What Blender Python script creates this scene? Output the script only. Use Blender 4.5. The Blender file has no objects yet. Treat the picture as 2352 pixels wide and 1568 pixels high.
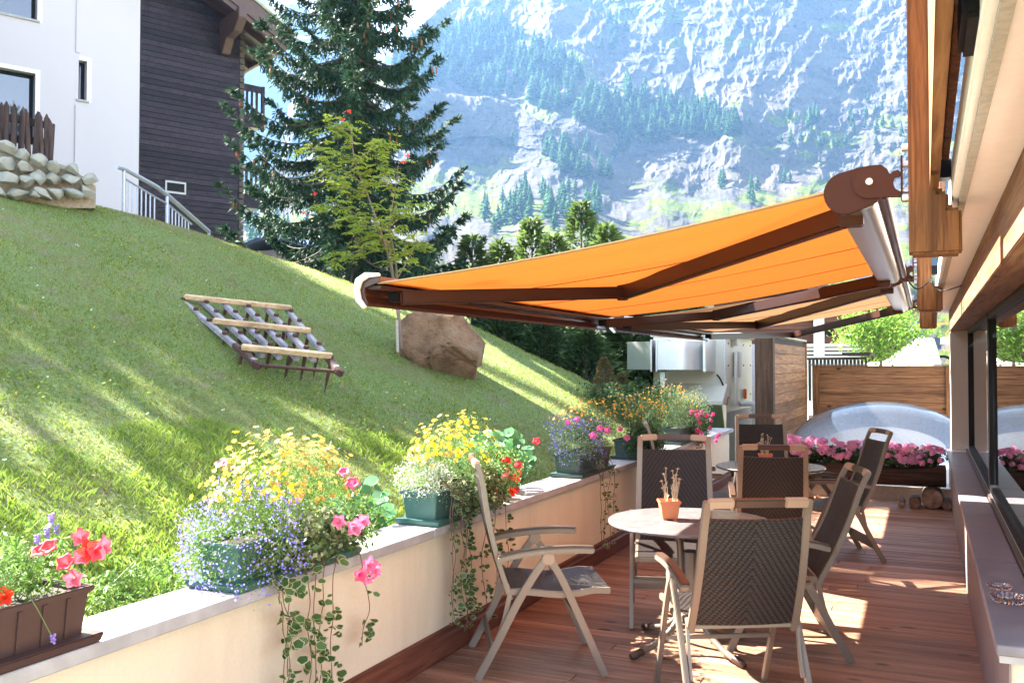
import bpy, bmesh, math, random
import numpy as np
from mathutils import Vector, Matrix, Euler
R = math.radians
scene = bpy.context.scene
col = scene.collection
random.seed(7); rng = np.random.default_rng(7)

# ---------------------------------------------------------------- camera
EYE = 1.65; FPX = 2100.0; YAW = R(24.3); PITCH = R(1.39)
cd = bpy.data.cameras.new("camera"); cam = bpy.data.objects.new("camera", cd); col.objects.link(cam)
cam.location = (0, 0, EYE); cam.rotation_euler = (R(90) + PITCH, 0, YAW)
cd.sensor_width = 36; cd.lens = 36 * FPX / 2352; cd.clip_start = 0.05; cd.clip_end = 9000
scene.camera = cam
# ---------------------------------------------------------------- light
SUN = Vector((-1.13, .16, 1)).normalized()
EXPOSURE = 3.72
w = bpy.data.worlds.new("World"); scene.world = w; w.use_nodes = True
wn = w.node_tree.nodes; wl = w.node_tree.links
sky = wn.new('ShaderNodeTexSky'); sky.sky_type = 'NISHITA'; sky.sun_disc = False
sky.sun_elevation = math.asin(SUN.z); sky.sun_rotation = math.atan2(SUN.x, SUN.y)
sky.altitude = 1600; sky.dust_density = 1.5; sky.ozone_density = 1.0
wn['Background'].inputs['Strength'].default_value = 0.066
hs = wn.new('ShaderNodeHueSaturation'); hs.inputs['Saturation'].default_value = .5; wl.new(sky.outputs[0], hs.inputs['Color'])   # thin bright cloud veil whitens the sky
wl.new(hs.outputs[0], wn['Background'].inputs[0])
sd = bpy.data.lights.new("sun", 'SUN'); sd.energy = 5.0; sd.angle = R(.53); sd.color = (1, .95, .86)
so = bpy.data.objects.new("sun", sd); col.objects.link(so); so.rotation_euler = SUN.to_track_quat('Z', 'Y').to_euler()
so.location = (-20, 0, 30)
scene.view_settings.view_transform = 'Standard'; scene.view_settings.look = 'None'
scene.view_settings.exposure = EXPOSURE; scene.view_settings.gamma = 1
scene.cycles.max_bounces = 8; scene.cycles.diffuse_bounces = 4; scene.cycles.transparent_max_bounces = 12
scene.cycles.volume_bounces = 1

# ---------------------------------------------------------------- picture geometry -> points in the place
CM = Euler((R(90) + PITCH, 0, YAW)).to_matrix()
def ray(x, y): return CM @ Vector(((x - 1176) / FPX, -(y - 784) / FPX, -1))
O = Vector((0, 0, EYE))
def dep(x, y, d):                      # point at horizontal depth d in front of the eye
    v = ray(x, y); f = -v.x * math.sin(YAW) + v.y * math.cos(YAW); return O + v * (d / f)
def onz(x, y, z): v = ray(x, y); return O + v * ((z - EYE) / v.z)
def onX(x, y, X): v = ray(x, y); return O + v * (X / v.x)
def onY(x, y, Y): v = ray(x, y); return O + v * (Y / v.y)
def onpl(x, y, p, n): v = ray(x, y); return O + v * ((Vector(p) - O).dot(n) / v.dot(n))

# ---------------------------------------------------------------- materials
def newmat(name):
    m = bpy.data.materials.new(name); m.use_nodes = True
    nt = m.node_tree; return m, nt, nt.nodes, nt.links, nt.nodes['Principled BSDF']
def noise_(nt, scale, detail=4, rough=.55, vec=None, stretch=None, coord='Object'):
    n = nt.nodes; tc = n.new('ShaderNodeTexCoord'); src = tc.outputs[coord]
    if stretch:
        mp = n.new('ShaderNodeMapping'); mp.inputs['Scale'].default_value = stretch
        nt.links.new(src, mp.inputs[0]); src = mp.outputs[0]
    t = n.new('ShaderNodeTexNoise'); t.inputs['Scale'].default_value = scale
    t.inputs['Detail'].default_value = detail; t.inputs['Roughness'].default_value = rough
    nt.links.new(vec or src, t.inputs['Vector']); return t
def ramp_(nt, fac, stops):
    r = nt.nodes.new('ShaderNodeValToRGB'); e = r.color_ramp.elements
    while len(e) < len(stops): e.new(.5)
    for i, (p, c) in enumerate(stops):
        e[i].position = p; e[i].color = (*c, 1) if len(c) == 3 else c
    nt.links.new(fac, r.inputs[0]); return r
def mix_(nt, a, b, fac, mode='MIX'):
    m = nt.nodes.new('ShaderNodeMix'); m.data_type = 'RGBA'; m.blend_type = mode
    for k, v in ((6, a), (7, b), (0, fac)):
        if isinstance(v, (int, float)): m.inputs[k].default_value = v
        elif isinstance(v, tuple): m.inputs[k].default_value = (*v, 1)
        else: nt.links.new(v, m.inputs[k])
    return m.outputs[2]
def bump_(nt, b, h, strength=.3, dist=.01):
    n = nt.nodes.new('ShaderNodeBump'); n.inputs['Strength'].default_value = strength; n.inputs['Distance'].default_value = dist
    nt.links.new(h, n.inputs['Height']); nt.links.new(n.outputs[0], b.inputs['Normal'])
def island(nt): return nt.nodes.new('ShaderNodeNewGeometry').outputs['Random Per Island']
_mc = {}
def M(name, c, rough=.6, metal=0, var=.18, scale=30, bump=.15, bdist=.004, spec=.5, detail=5):
    """plain material with uneven colour, roughness and relief"""
    if name in _mc: return _mc[name]
    m, nt, n, l, b = newmat(name)
    t = noise_(nt, scale, detail)
    d = tuple(max(0, x * (1 - var)) for x in c); u = tuple(min(1, x * (1 + var)) for x in c)
    r = ramp_(nt, t.outputs[0], [(.3, d), (.7, u)])
    t2 = noise_(nt, scale * .13, 3)
    cc = mix_(nt, r.outputs[0], mix_(nt, r.outputs[0], tuple(x * (1 - var) for x in c), .6), t2.outputs[0])
    l.new(cc, b.inputs['Base Color'])
    b.inputs['Metallic'].default_value = metal; b.inputs['Specular IOR Level'].default_value = spec
    rr = n.new('ShaderNodeMapRange'); rr.inputs[3].default_value = max(.02, rough - .08); rr.inputs[4].default_value = min(1, rough + .08)
    l.new(t.outputs[0], rr.inputs[0]); l.new(rr.outputs[0], b.inputs['Roughness'])
    if bump: bump_(nt, b, t.outputs[0], bump, bdist)
    _mc[name] = m; return m
def wood(name, dark, light, axis='x', rough=.6, scale=5, bump=.3, knots=True, islvar=.35, spec=.15):
    """planks: grain along the axis, knots, each board its own tone"""
    m, nt, n, l, b = newmat(name)
    st = {'x': (.09, 1.6, 1.6), 'y': (1.6, .09, 1.6), 'z': (1.6, 1.6, .09)}[axis]
    isl = island(nt)
    tc = n.new('ShaderNodeTexCoord'); add = n.new('ShaderNodeVectorMath'); add.operation = 'ADD'
    sc = n.new('ShaderNodeVectorMath'); sc.operation = 'SCALE'; cx = n.new('ShaderNodeCombineXYZ')
    for i in range(3): l.new(isl, cx.inputs[i])
    sc.inputs['Scale'].default_value = 37; l.new(cx.outputs[0], sc.inputs[0])
    l.new(tc.outputs['Object'], add.inputs[0]); l.new(sc.outputs[0], add.inputs[1])
    mp = n.new('ShaderNodeMapping'); mp.inputs['Scale'].default_value = st; l.new(add.outputs[0], mp.inputs[0])
    g1 = noise_(nt, scale * 6, 7, .62, vec=mp.outputs[0]); g1.inputs['Distortion'].default_value = .6
    g2 = noise_(nt, scale * 1.3, 3, .5, vec=mp.outputs[0])
    base = mix_(nt, tuple(dark), tuple(light), ramp_(nt, g1.outputs[0], [(.33, (0, 0, 0)), (.68, (1, 1, 1))]).outputs[0])
    base = mix_(nt, base, mix_(nt, base, tuple(x * .55 for x in dark), .7), ramp_(nt, g2.outputs[0], [(.45, (0, 0, 0)), (.75, (1, 1, 1))]).outputs[0])
    if knots:
        mk = n.new('ShaderNodeMapping'); mk.inputs['Scale'].default_value = {'x': (.45, 1, 1), 'y': (1, .45, 1), 'z': (1, 1, .45)}[axis]
        l.new(add.outputs[0], mk.inputs[0])
        v = n.new('ShaderNodeTexVoronoi'); v.inputs['Scale'].default_value = 5; l.new(mk.outputs[0], v.inputs['Vector'])
        kr = ramp_(nt, v.outputs['Distance'], [(.06, (1, 1, 1)), (.13, (0, 0, 0))])
        base = mix_(nt, base, tuple(x * .35 for x in dark), kr.outputs[0])
    ir = n.new('ShaderNodeMapRange'); ir.inputs[3].default_value = 1 - islvar; ir.inputs[4].default_value = 1 + islvar * .6
    l.new(isl, ir.inputs[0]); cb = n.new('ShaderNodeVectorMath'); cb.operation = 'SCALE'
    l.new(base, cb.inputs[0]); l.new(ir.outputs[0], cb.inputs['Scale'])
    l.new(cb.outputs[0], b.inputs['Base Color']); b.inputs['Roughness'].default_value = rough
    b.inputs['Specular IOR Level'].default_value = spec
    bump_(nt, b, g1.outputs[0], bump, .004); return m
def leafmat(name, cols, rough=.5, trans=.35, patch=None, objvar=0):
    """foliage: each leaf its own tone, light passes through"""
    m, nt, n, l, b = newmat(name)
    r = ramp_(nt, island(nt), [(i / max(1, len(cols) - 1), c) for i, c in enumerate(cols)])
    t = noise_(nt, 1.1, 2, coord='Object')
    c = mix_(nt, r.outputs[0], mix_(nt, r.outputs[0], cols[0], .5), ramp_(nt, t.outputs[0], [(.4, (0, 0, 0)), (.65, (1, 1, 1))]).outputs[0])
    if patch:
        p1 = noise_(nt, .55, 5, .6); p2 = noise_(nt, 2.6, 4, .6)
        c = mix_(nt, c, patch, ramp_(nt, p1.outputs[0], [(.50, (0, 0, 0)), (.66, (.75, .75, .75))]).outputs[0])
        c = mix_(nt, c, tuple(x * .8 for x in patch), ramp_(nt, p2.outputs[0], [(.55, (0, 0, 0)), (.70, (.7, .7, .7))]).outputs[0])
    if objvar:
        oi = n.new('ShaderNodeObjectInfo'); hv_ = n.new('ShaderNodeHueSaturation')
        for k_, lo, hi in (('Hue', .5 - objvar * .012, .5 + objvar * .012), ('Saturation', 1 - objvar * .15, 1.05), ('Value', 1 - objvar * .35, 1 + objvar * .15)):
            mr_ = n.new('ShaderNodeMapRange'); mr_.inputs[3].default_value = lo; mr_.inputs[4].default_value = hi; l.new(oi.outputs['Random'], mr_.inputs[0]); l.new(mr_.outputs[0], hv_.inputs[k_])
        l.new(c, hv_.inputs['Color']); c = hv_.outputs[0]
    l.new(c, b.inputs['Base Color']); b.inputs['Roughness'].default_value = rough
    b.inputs['Specular IOR Level'].default_value = .12 if 'needle' in name or 'grass' in name else .3
    tr = n.new('ShaderNodeBsdfTranslucent'); l.new(c, tr.inputs[0]); ms = n.new('ShaderNodeMixShader')
    ms.inputs[0].default_value = trans; l.new(b.outputs[0], ms.inputs[1]); l.new(tr.outputs[0], ms.inputs[2])
    l.new(ms.outputs[0], n['Material Output'].inputs[0]); return m

# ---------------------------------------------------------------- objects
def T(o, label=None, cat=None, group=None, kind=None):
    if label: o['label'] = label
    if cat: o['category'] = cat
    if group: o['group'] = group
    if kind: o['kind'] = kind
    return o
def thing(name, loc, label, cat, group=None, rz=0):
    o = bpy.data.objects.new(name, None); col.objects.link(o); o.location = loc; o.rotation_euler = (0, 0, rz)
    o.empty_display_size = .1
    return T(o, label, cat, group)
def wloc(o):
    v = Vector((0, 0, 0))
    while o is not None: v += o.location; o = o.parent
    return v
def link(name, me, parent=None):
    o = bpy.data.objects.new(name, me); col.objects.link(o)
    if parent is not None:
        off = wloc(parent); o.parent = parent; o.location = -off
    return o
def kids(o): return [c for c in bpy.data.objects if c.parent is o]
def copy_tree(o, parent=None, cache=None):
    if cache is None:
        cache = {}
        for q in bpy.data.objects:
            if q.parent: cache.setdefault(q.parent.name, []).append(q)
    c = o.copy(); col.objects.link(c)
    if parent is not None: c.parent = parent
    for ch in cache.get(o.name, []): copy_tree(ch, c, cache)
    return c
def npmesh(name, V, F, mat, parent=None, smooth=False, tri=None):
    """V (n,3) array, F (m,k) array of k-sided faces"""
    me = bpy.data.meshes.new(name); V = np.asarray(V, np.float32); F = np.asarray(F, np.int32)
    k = F.shape[1]; me.vertices.add(len(V)); me.vertices.foreach_set('co', V.ravel())
    me.loops.add(F.size); me.loops.foreach_set('vertex_index', F.ravel())
    me.polygons.add(len(F)); me.polygons.foreach_set('loop_start', np.arange(0, F.size, k, dtype=np.int32))
    me.polygons.foreach_set('loop_total', np.full(len(F), k, np.int32))
    me.polygons.foreach_set('use_smooth', np.full(len(F), smooth))
    me.update(calc_edges=True); me.materials.append(mat)
    return link(name, me, parent)
class MB:
    def __init__(s): s.v = []; s.f = []
    def add(s, v, f):
        k = len(s.v); s.v += [tuple(p) for p in v]; s.f += [tuple(i + k for i in q) for q in f]; return s
    def box(s, lo, hi, mat=None):
        x0, y0, z0 = lo; x1, y1, z1 = hi
        v = [Vector(p) for p in ((x0, y0, z0), (x1, y0, z0), (x1, y1, z0), (x0, y1, z0), (x0, y0, z1), (x1, y0, z1), (x1, y1, z1), (x0, y1, z1))]
        if mat: v = [mat @ p for p in v]
        return s.add(v, [(0, 3, 2, 1), (4, 5, 6, 7), (0, 1, 5, 4), (1, 2, 6, 5), (2, 3, 7, 6), (3, 0, 4, 7)])
    def beam(s, p0, p1, w, h, up=(0, 0, 1)):
        return s.sweep([p0, p1], w, h, up)
    def sweep(s, pts, w, h, up=(0, 0, 1)):
        """rectangular section: w along side, h along up"""
        pts = [Vector(p) for p in pts]; up = Vector(up); v = []
        for i, p in enumerate(pts):
            t = (pts[min(i + 1, len(pts) - 1)] - pts[max(i - 1, 0)]).normalized()
            sd = t.cross(up).normalized(); u = sd.cross(t).normalized()
            ww, hh = (w, h) if not isinstance(w, (list, tuple)) else (w[i], h[i])
            v += [p + sd * a * ww / 2 + u * b_ * hh / 2 for a, b_ in ((-1, -1), (1, -1), (1, 1), (-1, 1))]
        f = [(3, 2, 1, 0)]; n = len(pts)
        for i in range(n - 1):
            for j in range(4): f.append((i * 4 + j, i * 4 + (j + 1) % 4, i * 4 + 4 + (j + 1) % 4, i * 4 + 4 + j))
        f.append(tuple((n - 1) * 4 + j for j in range(4))); return s.add(v, f)
    def tube(s, pts, r, n=10, cap=True):
        pts = [Vector(p) for p in pts]; v = []; f = []; ref = None
        for i, p in enumerate(pts):
            t = (pts[min(i + 1, len(pts) - 1)] - pts[max(i - 1, 0)]).normalized()
            if ref is None: ref = t.orthogonal().normalized()
            ref = (ref - t * ref.dot(t)).normalized(); b_ = t.cross(ref); rr = r[i] if isinstance(r, (list, tuple)) else r
            v += [p + (ref * math.cos(a) + b_ * math.sin(a)) * rr for a in (2 * math.pi * j / n for j in range(n))]
        for i in range(len(pts) - 1):
            for j in range(n): f.append((i * n + j, i * n + (j + 1) % n, (i + 1) * n + (j + 1) % n, (i + 1) * n + j))
        if cap: f.append(tuple(range(n - 1, -1, -1))); f.append(tuple((len(pts) - 1) * n + j for j in range(n)))
        return s.add(v, f)
    def prism(s, poly, fn, lo, hi):
        """poly of (a,b), fn(a,b,c)->point, extruded from c=lo to c=hi"""
        n = len(poly); v = [fn(a, b_, lo) for a, b_ in poly] + [fn(a, b_, hi) for a, b_ in poly]
        f = [tuple(range(n - 1, -1, -1)), tuple(range(n, 2 * n))] + [(i, (i + 1) % n, n + (i + 1) % n, n + i) for i in range(n)]
        return s.add(v, f)
    def lathe(s, prof, n=24, c=(0, 0, 0)):
        v = []; f = []; m = len(prof)
        for j in range(n):
            a = 2 * math.pi * j / n; v += [(c[0] + r * math.cos(a), c[1] + r * math.sin(a), c[2] + z) for r, z in prof]
        for j in range(n):
            k = (j + 1) % n
            for i in range(m - 1): f.append((j * m + i, k * m + i, k * m + i + 1, j * m + i + 1))
        return s.add(v, f)
    def ball(s, c, r, n=8):
        rr = r if isinstance(r, (tuple, list)) else (r, r, r); m = max(3, n // 2); v = []; f = []
        for i in range(m + 1):
            th = math.pi * i / m
            for j in range(n):
                a = 2 * math.pi * j / n; v.append((c[0] + rr[0] * math.sin(th) * math.cos(a), c[1] + rr[1] * math.sin(th) * math.sin(a), c[2] + rr[2] * math.cos(th)))
        for i in range(m):
            for j in range(n): f.append((i * n + j, (i + 1) * n + j, (i + 1) * n + (j + 1) % n, i * n + (j + 1) % n))
        return s.add(v, f)
    def build(s, name, mat, parent=None, bevel=0, smooth=False, seg=2):
        bm = bmesh.new(); vs = [bm.verts.new(p) for p in s.v]
        for q in s.f:
            try: bm.faces.new([vs[i] for i in q])
            except ValueError: pass
        bmesh.ops.remove_doubles(bm, verts=bm.verts, dist=1e-6) if smooth else None
        bmesh.ops.recalc_face_normals(bm, faces=bm.faces)
        if bevel:
            es = [e for e in bm.edges if len(e.link_faces) == 2 and e.calc_face_angle(0) > .6]
            bmesh.ops.bevel(bm, geom=es, offset=bevel, segments=seg, affect='EDGES', clamp_overlap=True)
        me = bpy.data.meshes.new(name); bm.to_mesh(me); bm.free(); me.materials.append(mat)
        if smooth:
            for p in me.polygons: p.use_smooth = True
            if smooth == 'auto': me.set_sharp_from_angle(angle=R(40))
        return link(name, me, parent)

# ---------------------------------------------------------------- numpy noise
def _h(ix, iy, s):
    n = (ix * 374761393 + iy * 668265263 + s * 1442695041) & 0xffffffff
    n = ((n ^ (n >> 13)) * 1274126177) & 0xffffffff; return ((n ^ (n >> 16)) & 0xffff) / 65535.0
def vn(x, y, s=0):
    x = np.asarray(x, float); y = np.asarray(y, float)
    ix = np.floor(x).astype(np.int64); iy = np.floor(y).astype(np.int64); fx = x - ix; fy = y - iy
    u = fx * fx * (3 - 2 * fx); v = fy * fy * (3 - 2 * fy)
    a = _h(ix, iy, s); b_ = _h(ix + 1, iy, s); c = _h(ix, iy + 1, s); d = _h(ix + 1, iy + 1, s)
    return (a * (1 - u) + b_ * u) * (1 - v) + (c * (1 - u) + d * u) * v
def fbm(x, y, o=5, s=0, g=.5):
    t = 0; a = 1; n = 0
    for i in range(o): t = t + a * (vn(x * 2**i, y * 2**i, s + i) * 2 - 1); n += a; a *= g
    return t / n
def ridged(x, y, o=5, s=0, g=.55):
    t = 0; a = 1; n = 0; wgt = 1
    for i in range(o):
        r = (1 - np.abs(vn(x * 2**i, y * 2**i, s + i) * 2 - 1)) ** 2 * wgt; wgt = np.clip(r * 1.6, 0, 1); t = t + a * r; n += a; a *= g
    return t / n

# ---------------------------------------------------------------- leaf clouds
def frames(n, up=None, spread=1.0):
    """n random orthonormal frames; up gives a preferred leaf normal"""
    N = rng.normal(size=(n, 3))
    if up is not None: N = N * spread + np.asarray(up)
    N /= np.linalg.norm(N, axis=1)[:, None] + 1e-9
    A = rng.normal(size=(n, 3)); A -= N * (A * N).sum(1)[:, None]; A /= np.linalg.norm(A, axis=1)[:, None] + 1e-9
    return A, np.cross(N, A), N
def leaves(P, L, W, up=None, spread=1., fold=.15, axis=None):
    """rhombic folded leaves at P; L,W lengths -> V,F(quads)"""
    P = np.asarray(P, float); n = len(P); A, B, N = frames(n, up, spread)
    if axis is not None:
        A = np.asarray(axis, float) + rng.normal(size=(n, 3)) * .15; A /= np.linalg.norm(A, axis=1)[:, None]
        Q = rng.normal(size=(n, 3)); B = np.cross(A, Q); B /= np.linalg.norm(B, axis=1)[:, None] + 1e-9; N = np.cross(A, B)
    L = (np.ones(n) * L)[:, None]; W = (np.ones(n) * W)[:, None]
    V = np.stack([P, P + A * L * .45 + B * W * .5 + N * W * fold, P + A * L, P + A * L * .45 - B * W * .5 + N * W * fold], 1).reshape(-1, 3)
    return V, np.arange(4 * n).reshape(-1, 4)
def blob(n, c, r, shell=.55):
    """points in an ellipsoid, denser near the skin"""
    d = rng.normal(size=(n, 3)); d /= np.linalg.norm(d, axis=1)[:, None]
    return np.asarray(c) + d * np.asarray(r) * (shell + (1 - shell) * rng.random((n, 1)) ** .6)
def joinVF(parts):
    Vs = []; Fs = []; k = 0
    for V, F in parts: Vs.append(V); Fs.append(F + k); k += len(V)
    return np.concatenate(Vs), np.concatenate(Fs)
def bez(p, n=8):
    """Catmull curve through points"""
    P = [Vector(q) for q in p]; P = [P[0] * 2 - P[1]] + P + [P[-1] * 2 - P[-2]]; o = []
    for i in range(1, len(P) - 2):
        for j in range(n):
            t = j / n; a, b_, c, d = P[i - 1:i + 3]
            o.append(.5 * ((2 * b_) + (c - a) * t + (2 * a - 5 * b_ + 4 * c - d) * t * t + (3 * b_ - a - 3 * c + d) * t**3))
    return o + [P[-2]]
# ================================================================ SETTING
# ---- lawn hillside
_yeX = [-22, -9.9, -8.1, -6.9, -5.0, -3.6, -2.4]; _yeY = [10.4, 10.8, 12.4, 13.7, 14.0, 13.2, 12.6]
def lawn_z(X, Y):
    X = np.asarray(X, float); Y = np.asarray(Y, float)
    p = .55 + .45 * (-X - 2.8); top = 3.98 + .02 * (-X - 9.7)
    z = top - np.log1p(np.exp(np.clip((top - p) * 4, -30, 30))) / 4          # soft minimum: rounded crest
    e = Y - np.interp(X, _yeX, _yeY)
    z = z - .55 * np.log1p(np.exp(np.clip(e * 2.2, -30, 30))) / 2.2
    z = z + .05 * fbm(X * .6, Y * .6, 3, 3) + .015 * fbm(X * 3, Y * 3, 3, 9)
    return np.where(X > -2.85, .5 + (z - .5) * .6, z)
m, nt, n, l, b = newmat('lawn_soil')
t1 = noise_(nt, 3.0, 6); t2 = noise_(nt, 40, 4); t3 = noise_(nt, .9, 4)
c = ramp_(nt, t2.outputs[0], [(.35, (.06, .10, .014)), (.6, (.13, .18, .03)), (.8, (.22, .21, .07))])
c2 = mix_(nt, c.outputs[0], (.15, .12, .065), ramp_(nt, t1.outputs[0], [(.52, (0, 0, 0)), (.72, (.8, .8, .8))]).outputs[0])
l.new(c2, b.inputs['Base Color']); b.inputs['Roughness'].default_value = .9; bump_(nt, b, t2.outputs[0], .6, .02); LAWN = m
gx = np.concatenate([np.linspace(-26, -11, 26)[:-1], np.linspace(-11, -2.62, 110)]); gy = np.concatenate([np.linspace(-4, 15.5, 200), np.linspace(16, 34, 24)])
GX, GY = np.meshgrid(gx, gy); GZ = lawn_z(GX, GY)
nx = len(gx); ny = len(gy); I = np.arange(nx * ny).reshape(ny, nx)
F = np.stack([I[:-1, :-1], I[:-1, 1:], I[1:, 1:], I[1:, :-1]], -1).reshape(-1, 4)
T(npmesh('hillside', np.stack([GX, GY, GZ], -1).reshape(-1, 3), F, LAWN, smooth=True), kind='structure')
# ---- grass blades
def grass(name, n, xr, yr, h, wd, mat, label, near=4.5, pw=1.5, clump=0):
    X = rng.uniform(*xr, n); Y = rng.uniform(*yr, n)
    d = np.hypot(X, Y); keep = rng.random(n) < np.clip((near / d) ** pw, 0, 1)
    inview = (X * .911 + Y * .4115) > -.60 * (-X * .4115 + Y * .911)
    keep &= inview & (Y < np.interp(X, _yeX, _yeY) + 1.2)
    if clump: keep &= fbm(X * clump, Y * clump, 3, 21) > -.05
    X = X[keep]; Y = Y[keep]; d = d[keep]; k = len(X); Z = lawn_z(X, Y) - .004
    hh = rng.uniform(h[0], h[1], k) * (.75 + .5 * vn(X * 1.7, Y * 1.7, 5)); a = rng.uniform(0, 2 * np.pi, k); ln = rng.normal(0, .45, (k, 2)) * hh[:, None]
    ww = wd * (.6 + .12 * d) * rng.uniform(.7, 1.3, k)
    B = np.stack([X, Y, Z], 1); s = np.stack([np.cos(a) * ww, np.sin(a) * ww, 0 * a], 1)
    tip = B + np.stack([ln[:, 0], ln[:, 1], hh], 1); mid = B + np.stack([ln[:, 0] * .3, ln[:, 1] * .3, hh * .55], 1)
    V = np.stack([B - s, B + s, mid + s * .7, tip], 1).reshape(-1, 3)
    o = npmesh(name, V, np.arange(4 * k).reshape(-1, 4), mat); T(o, label, 'grass', kind='stuff'); return o
GR = leafmat('grass_blades', [(.10, .15, .014), (.15, .21, .018), (.22, .28, .030), (.30, .33, .06), (.42, .38, .16), (.17, .24, .02)], .6, .5, patch=(.36, .29, .15))
GR2 = leafmat('tall_grass_blades', [(.16, .26, .03), (.22, .34, .04), (.30, .40, .07), (.38, .42, .14)], .6, .5)
grass('lawn_grass', 900000, (-11.5, -2.74), (.6, 15.5), (.012, .034), .0021, GR, 'short mown green grass with dry patches covering the slope')
grass('tall_grass', 60000, (-4.4, -2.76), (1.2, 6.6), (.02, .055), .0010, GR2, 'taller bright grass growing along the back of the low wall', clump=2.2)
# tiny lawn flowers and low weeds
k = 2600; X = rng.uniform(-5.0, -2.8, k); Y = rng.uniform(1.2, 7, k); keep = fbm(X * 2, Y * 2, 2, 4) > .05; X = X[keep]; Y = Y[keep]
V, F = leaves(np.stack([X, Y, lawn_z(X, Y) + rng.uniform(.01, .09, len(X))], 1), rng.uniform(.015, .04, len(X)), rng.uniform(.012, .026, len(X)), up=(0, 0, 1), spread=.5)
T(npmesh('clover', V, F, GR2), 'low clover and weed leaves spread through the sunny grass', 'clover', kind='stuff')
for nm_, n_, cl_, lb_ in (('dandelions', 70, (.85, .55, .02), 'tiny yellow wildflowers dotted over the lawn'), ('daisies', 60, (.75, .75, .68), 'tiny white daisies and fallen petals dotted over the lawn')):
    X = rng.uniform(-9.5, -3, n_); Y = rng.uniform(2, 12, n_); V, F = leaves(np.stack([X, Y, lawn_z(X, Y) + rng.uniform(.02, .06, n_)], 1), .014, .013, up=(.3, -.5, .8), spread=.2)
    V2, F2 = leaves(V[0::4], .014, .013, up=(.3, -.5, .8), spread=.2); T(npmesh(nm_, *joinVF([(V, F), (V2, F2)]), leafmat(nm_ + '_petals', [cl_, cl_], .6, .3)), lb_, 'wildflowers', kind='stuff')
# ---- deck
DECK = wood('deck_boards', (.17, .082, .048), (.36, .205, .135), 'x', rough=.5, scale=3.2, bump=.25, islvar=.28)
mb = MB(); y = 1.2; wbd = .118
while y < 13.4:
    xs = [-2.6, random.uniform(-1.9, -.4), .4]
    for i in range(2):
        mb.box((xs[i] + .0015, y, -.028), (xs[i + 1] - .0015, y + wbd - .005, 0 + random.uniform(-.0012, .0012)))
    y += wbd
T(mb.build('deck', DECK, bevel=.0025, seg=1), kind='structure')
mb = MB().box((-2.9, 1.2, -.2), (.6, 13.4, -.034)); T(mb.build('deck_substructure', M('dark_joist', (.03, .02, .015), .9)), kind='structure')
# ---- flat roof behind the deck and wide ground
GRAVEL = M('roof_gravel', (.42, .40, .37), .9, var=.35, scale=40, bump=.8, bdist=.02)
T(MB().box((-2.6, 13.4, -.3), (6, 18.5, -.02)).build('flat_roof', GRAVEL), kind='structure')
V = []; th = np.linspace(0, 2 * np.pi, 65)[:-1]
gm, nt, n, l, b = newmat('valley_ground'); t = noise_(nt, .05, 8)
l.new(ramp_(nt, t.outputs[0], [(.4, (.10, .14, .04)), (.6, (.30, .30, .2)), (.7, (.4, .38, .34))]).outputs[0], b.inputs['Base Color']); b.inputs['Roughness'].default_value = .95
rings = [0, 20, 60, 150, 400, 1850]; zz = [-3, -3, -3.2, -3.5, -4, -6]
V = [(0, 0, -3)] + [(r_ * math.cos(a), r_ * math.sin(a), z_) for r_, z_ in zip(rings[1:], zz[1:]) for a in th]
mb = MB(); F = [(0, 1 + j, 1 + (j + 1) % 64) for j in range(64)]
for i in range(4): F += [(1 + i * 64 + j, 1 + (i + 1) * 64 + j, 1 + (i + 1) * 64 + (j + 1) % 64, 1 + i * 64 + (j + 1) % 64) for j in range(64)]
mb.add(V, F); T(mb.build('ground', gm), kind='structure')

# ---- mountain: a steep face of gullies, cliffs, ledges and meadows
def mountain(name, xs, ys, dfn, mat, gfn=None, flat=False):
    XX, YY = np.meshgrid(xs, ys); D, Gm = dfn(XX, YY)
    cx = (XX - 1176) / FPX; cy = -(YY - 784) / FPX; m3 = np.array(CM)
    dirs = np.stack([cx, cy, -np.ones_like(cx)], -1) @ m3.T
    f = -dirs[..., 0] * math.sin(YAW) + dirs[..., 1] * math.cos(YAW)
    P = np.array([0, 0, EYE]) + dirs * (D / f)[..., None]
    ny, nx = XX.shape; I = np.arange(nx * ny).reshape(ny, nx)
    F = np.stack([I[:-1, :-1], I[1:, :-1], I[1:, 1:], I[:-1, 1:]], -1).reshape(-1, 4)
    # drop cells above the ridge line
    if gfn is not None:
        ok = gfn(XX, YY); F = F[ok[:-1, :-1].ravel()]
    o = npmesh(name, P.reshape(-1, 3), F, mat, smooth=not flat)
    at = o.data.attributes.new('meadow', 'FLOAT', 'POINT'); at.data.foreach_set('value', Gm.ravel().astype(np.float32)); return o, P
def softbox(X, Y, pts):
    """1 inside polygon, rough 0 outside"""
    ins = np.zeros(X.shape, bool); n = len(pts)
    for i in range(n):
        x0, y0 = pts[i]; x1, y1 = pts[(i + 1) % n]
        c_ = ((y0 > Y) != (y1 > Y)) & (X < (x1 - x0) * (Y - y0) / ((y1 - y0) + 1e-9) + x0); ins ^= c_
    return ins
KY = [900, 835, 740, 640, 560, 520, 470, 440, 380, 330, 215, 120, 0, -120]
KD = [120, 150, 215, 300, 400, 460, 535, 575, 622, 655, 735, 803, 890, 985]
CLIFF = [(930, 205), (1060, 215), (1160, 225), (1290, 285), (1400, 330), (1500, 350), (1460, 400), (1330, 385), (1180, 330), (1000, 330), (900, 330)]
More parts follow.
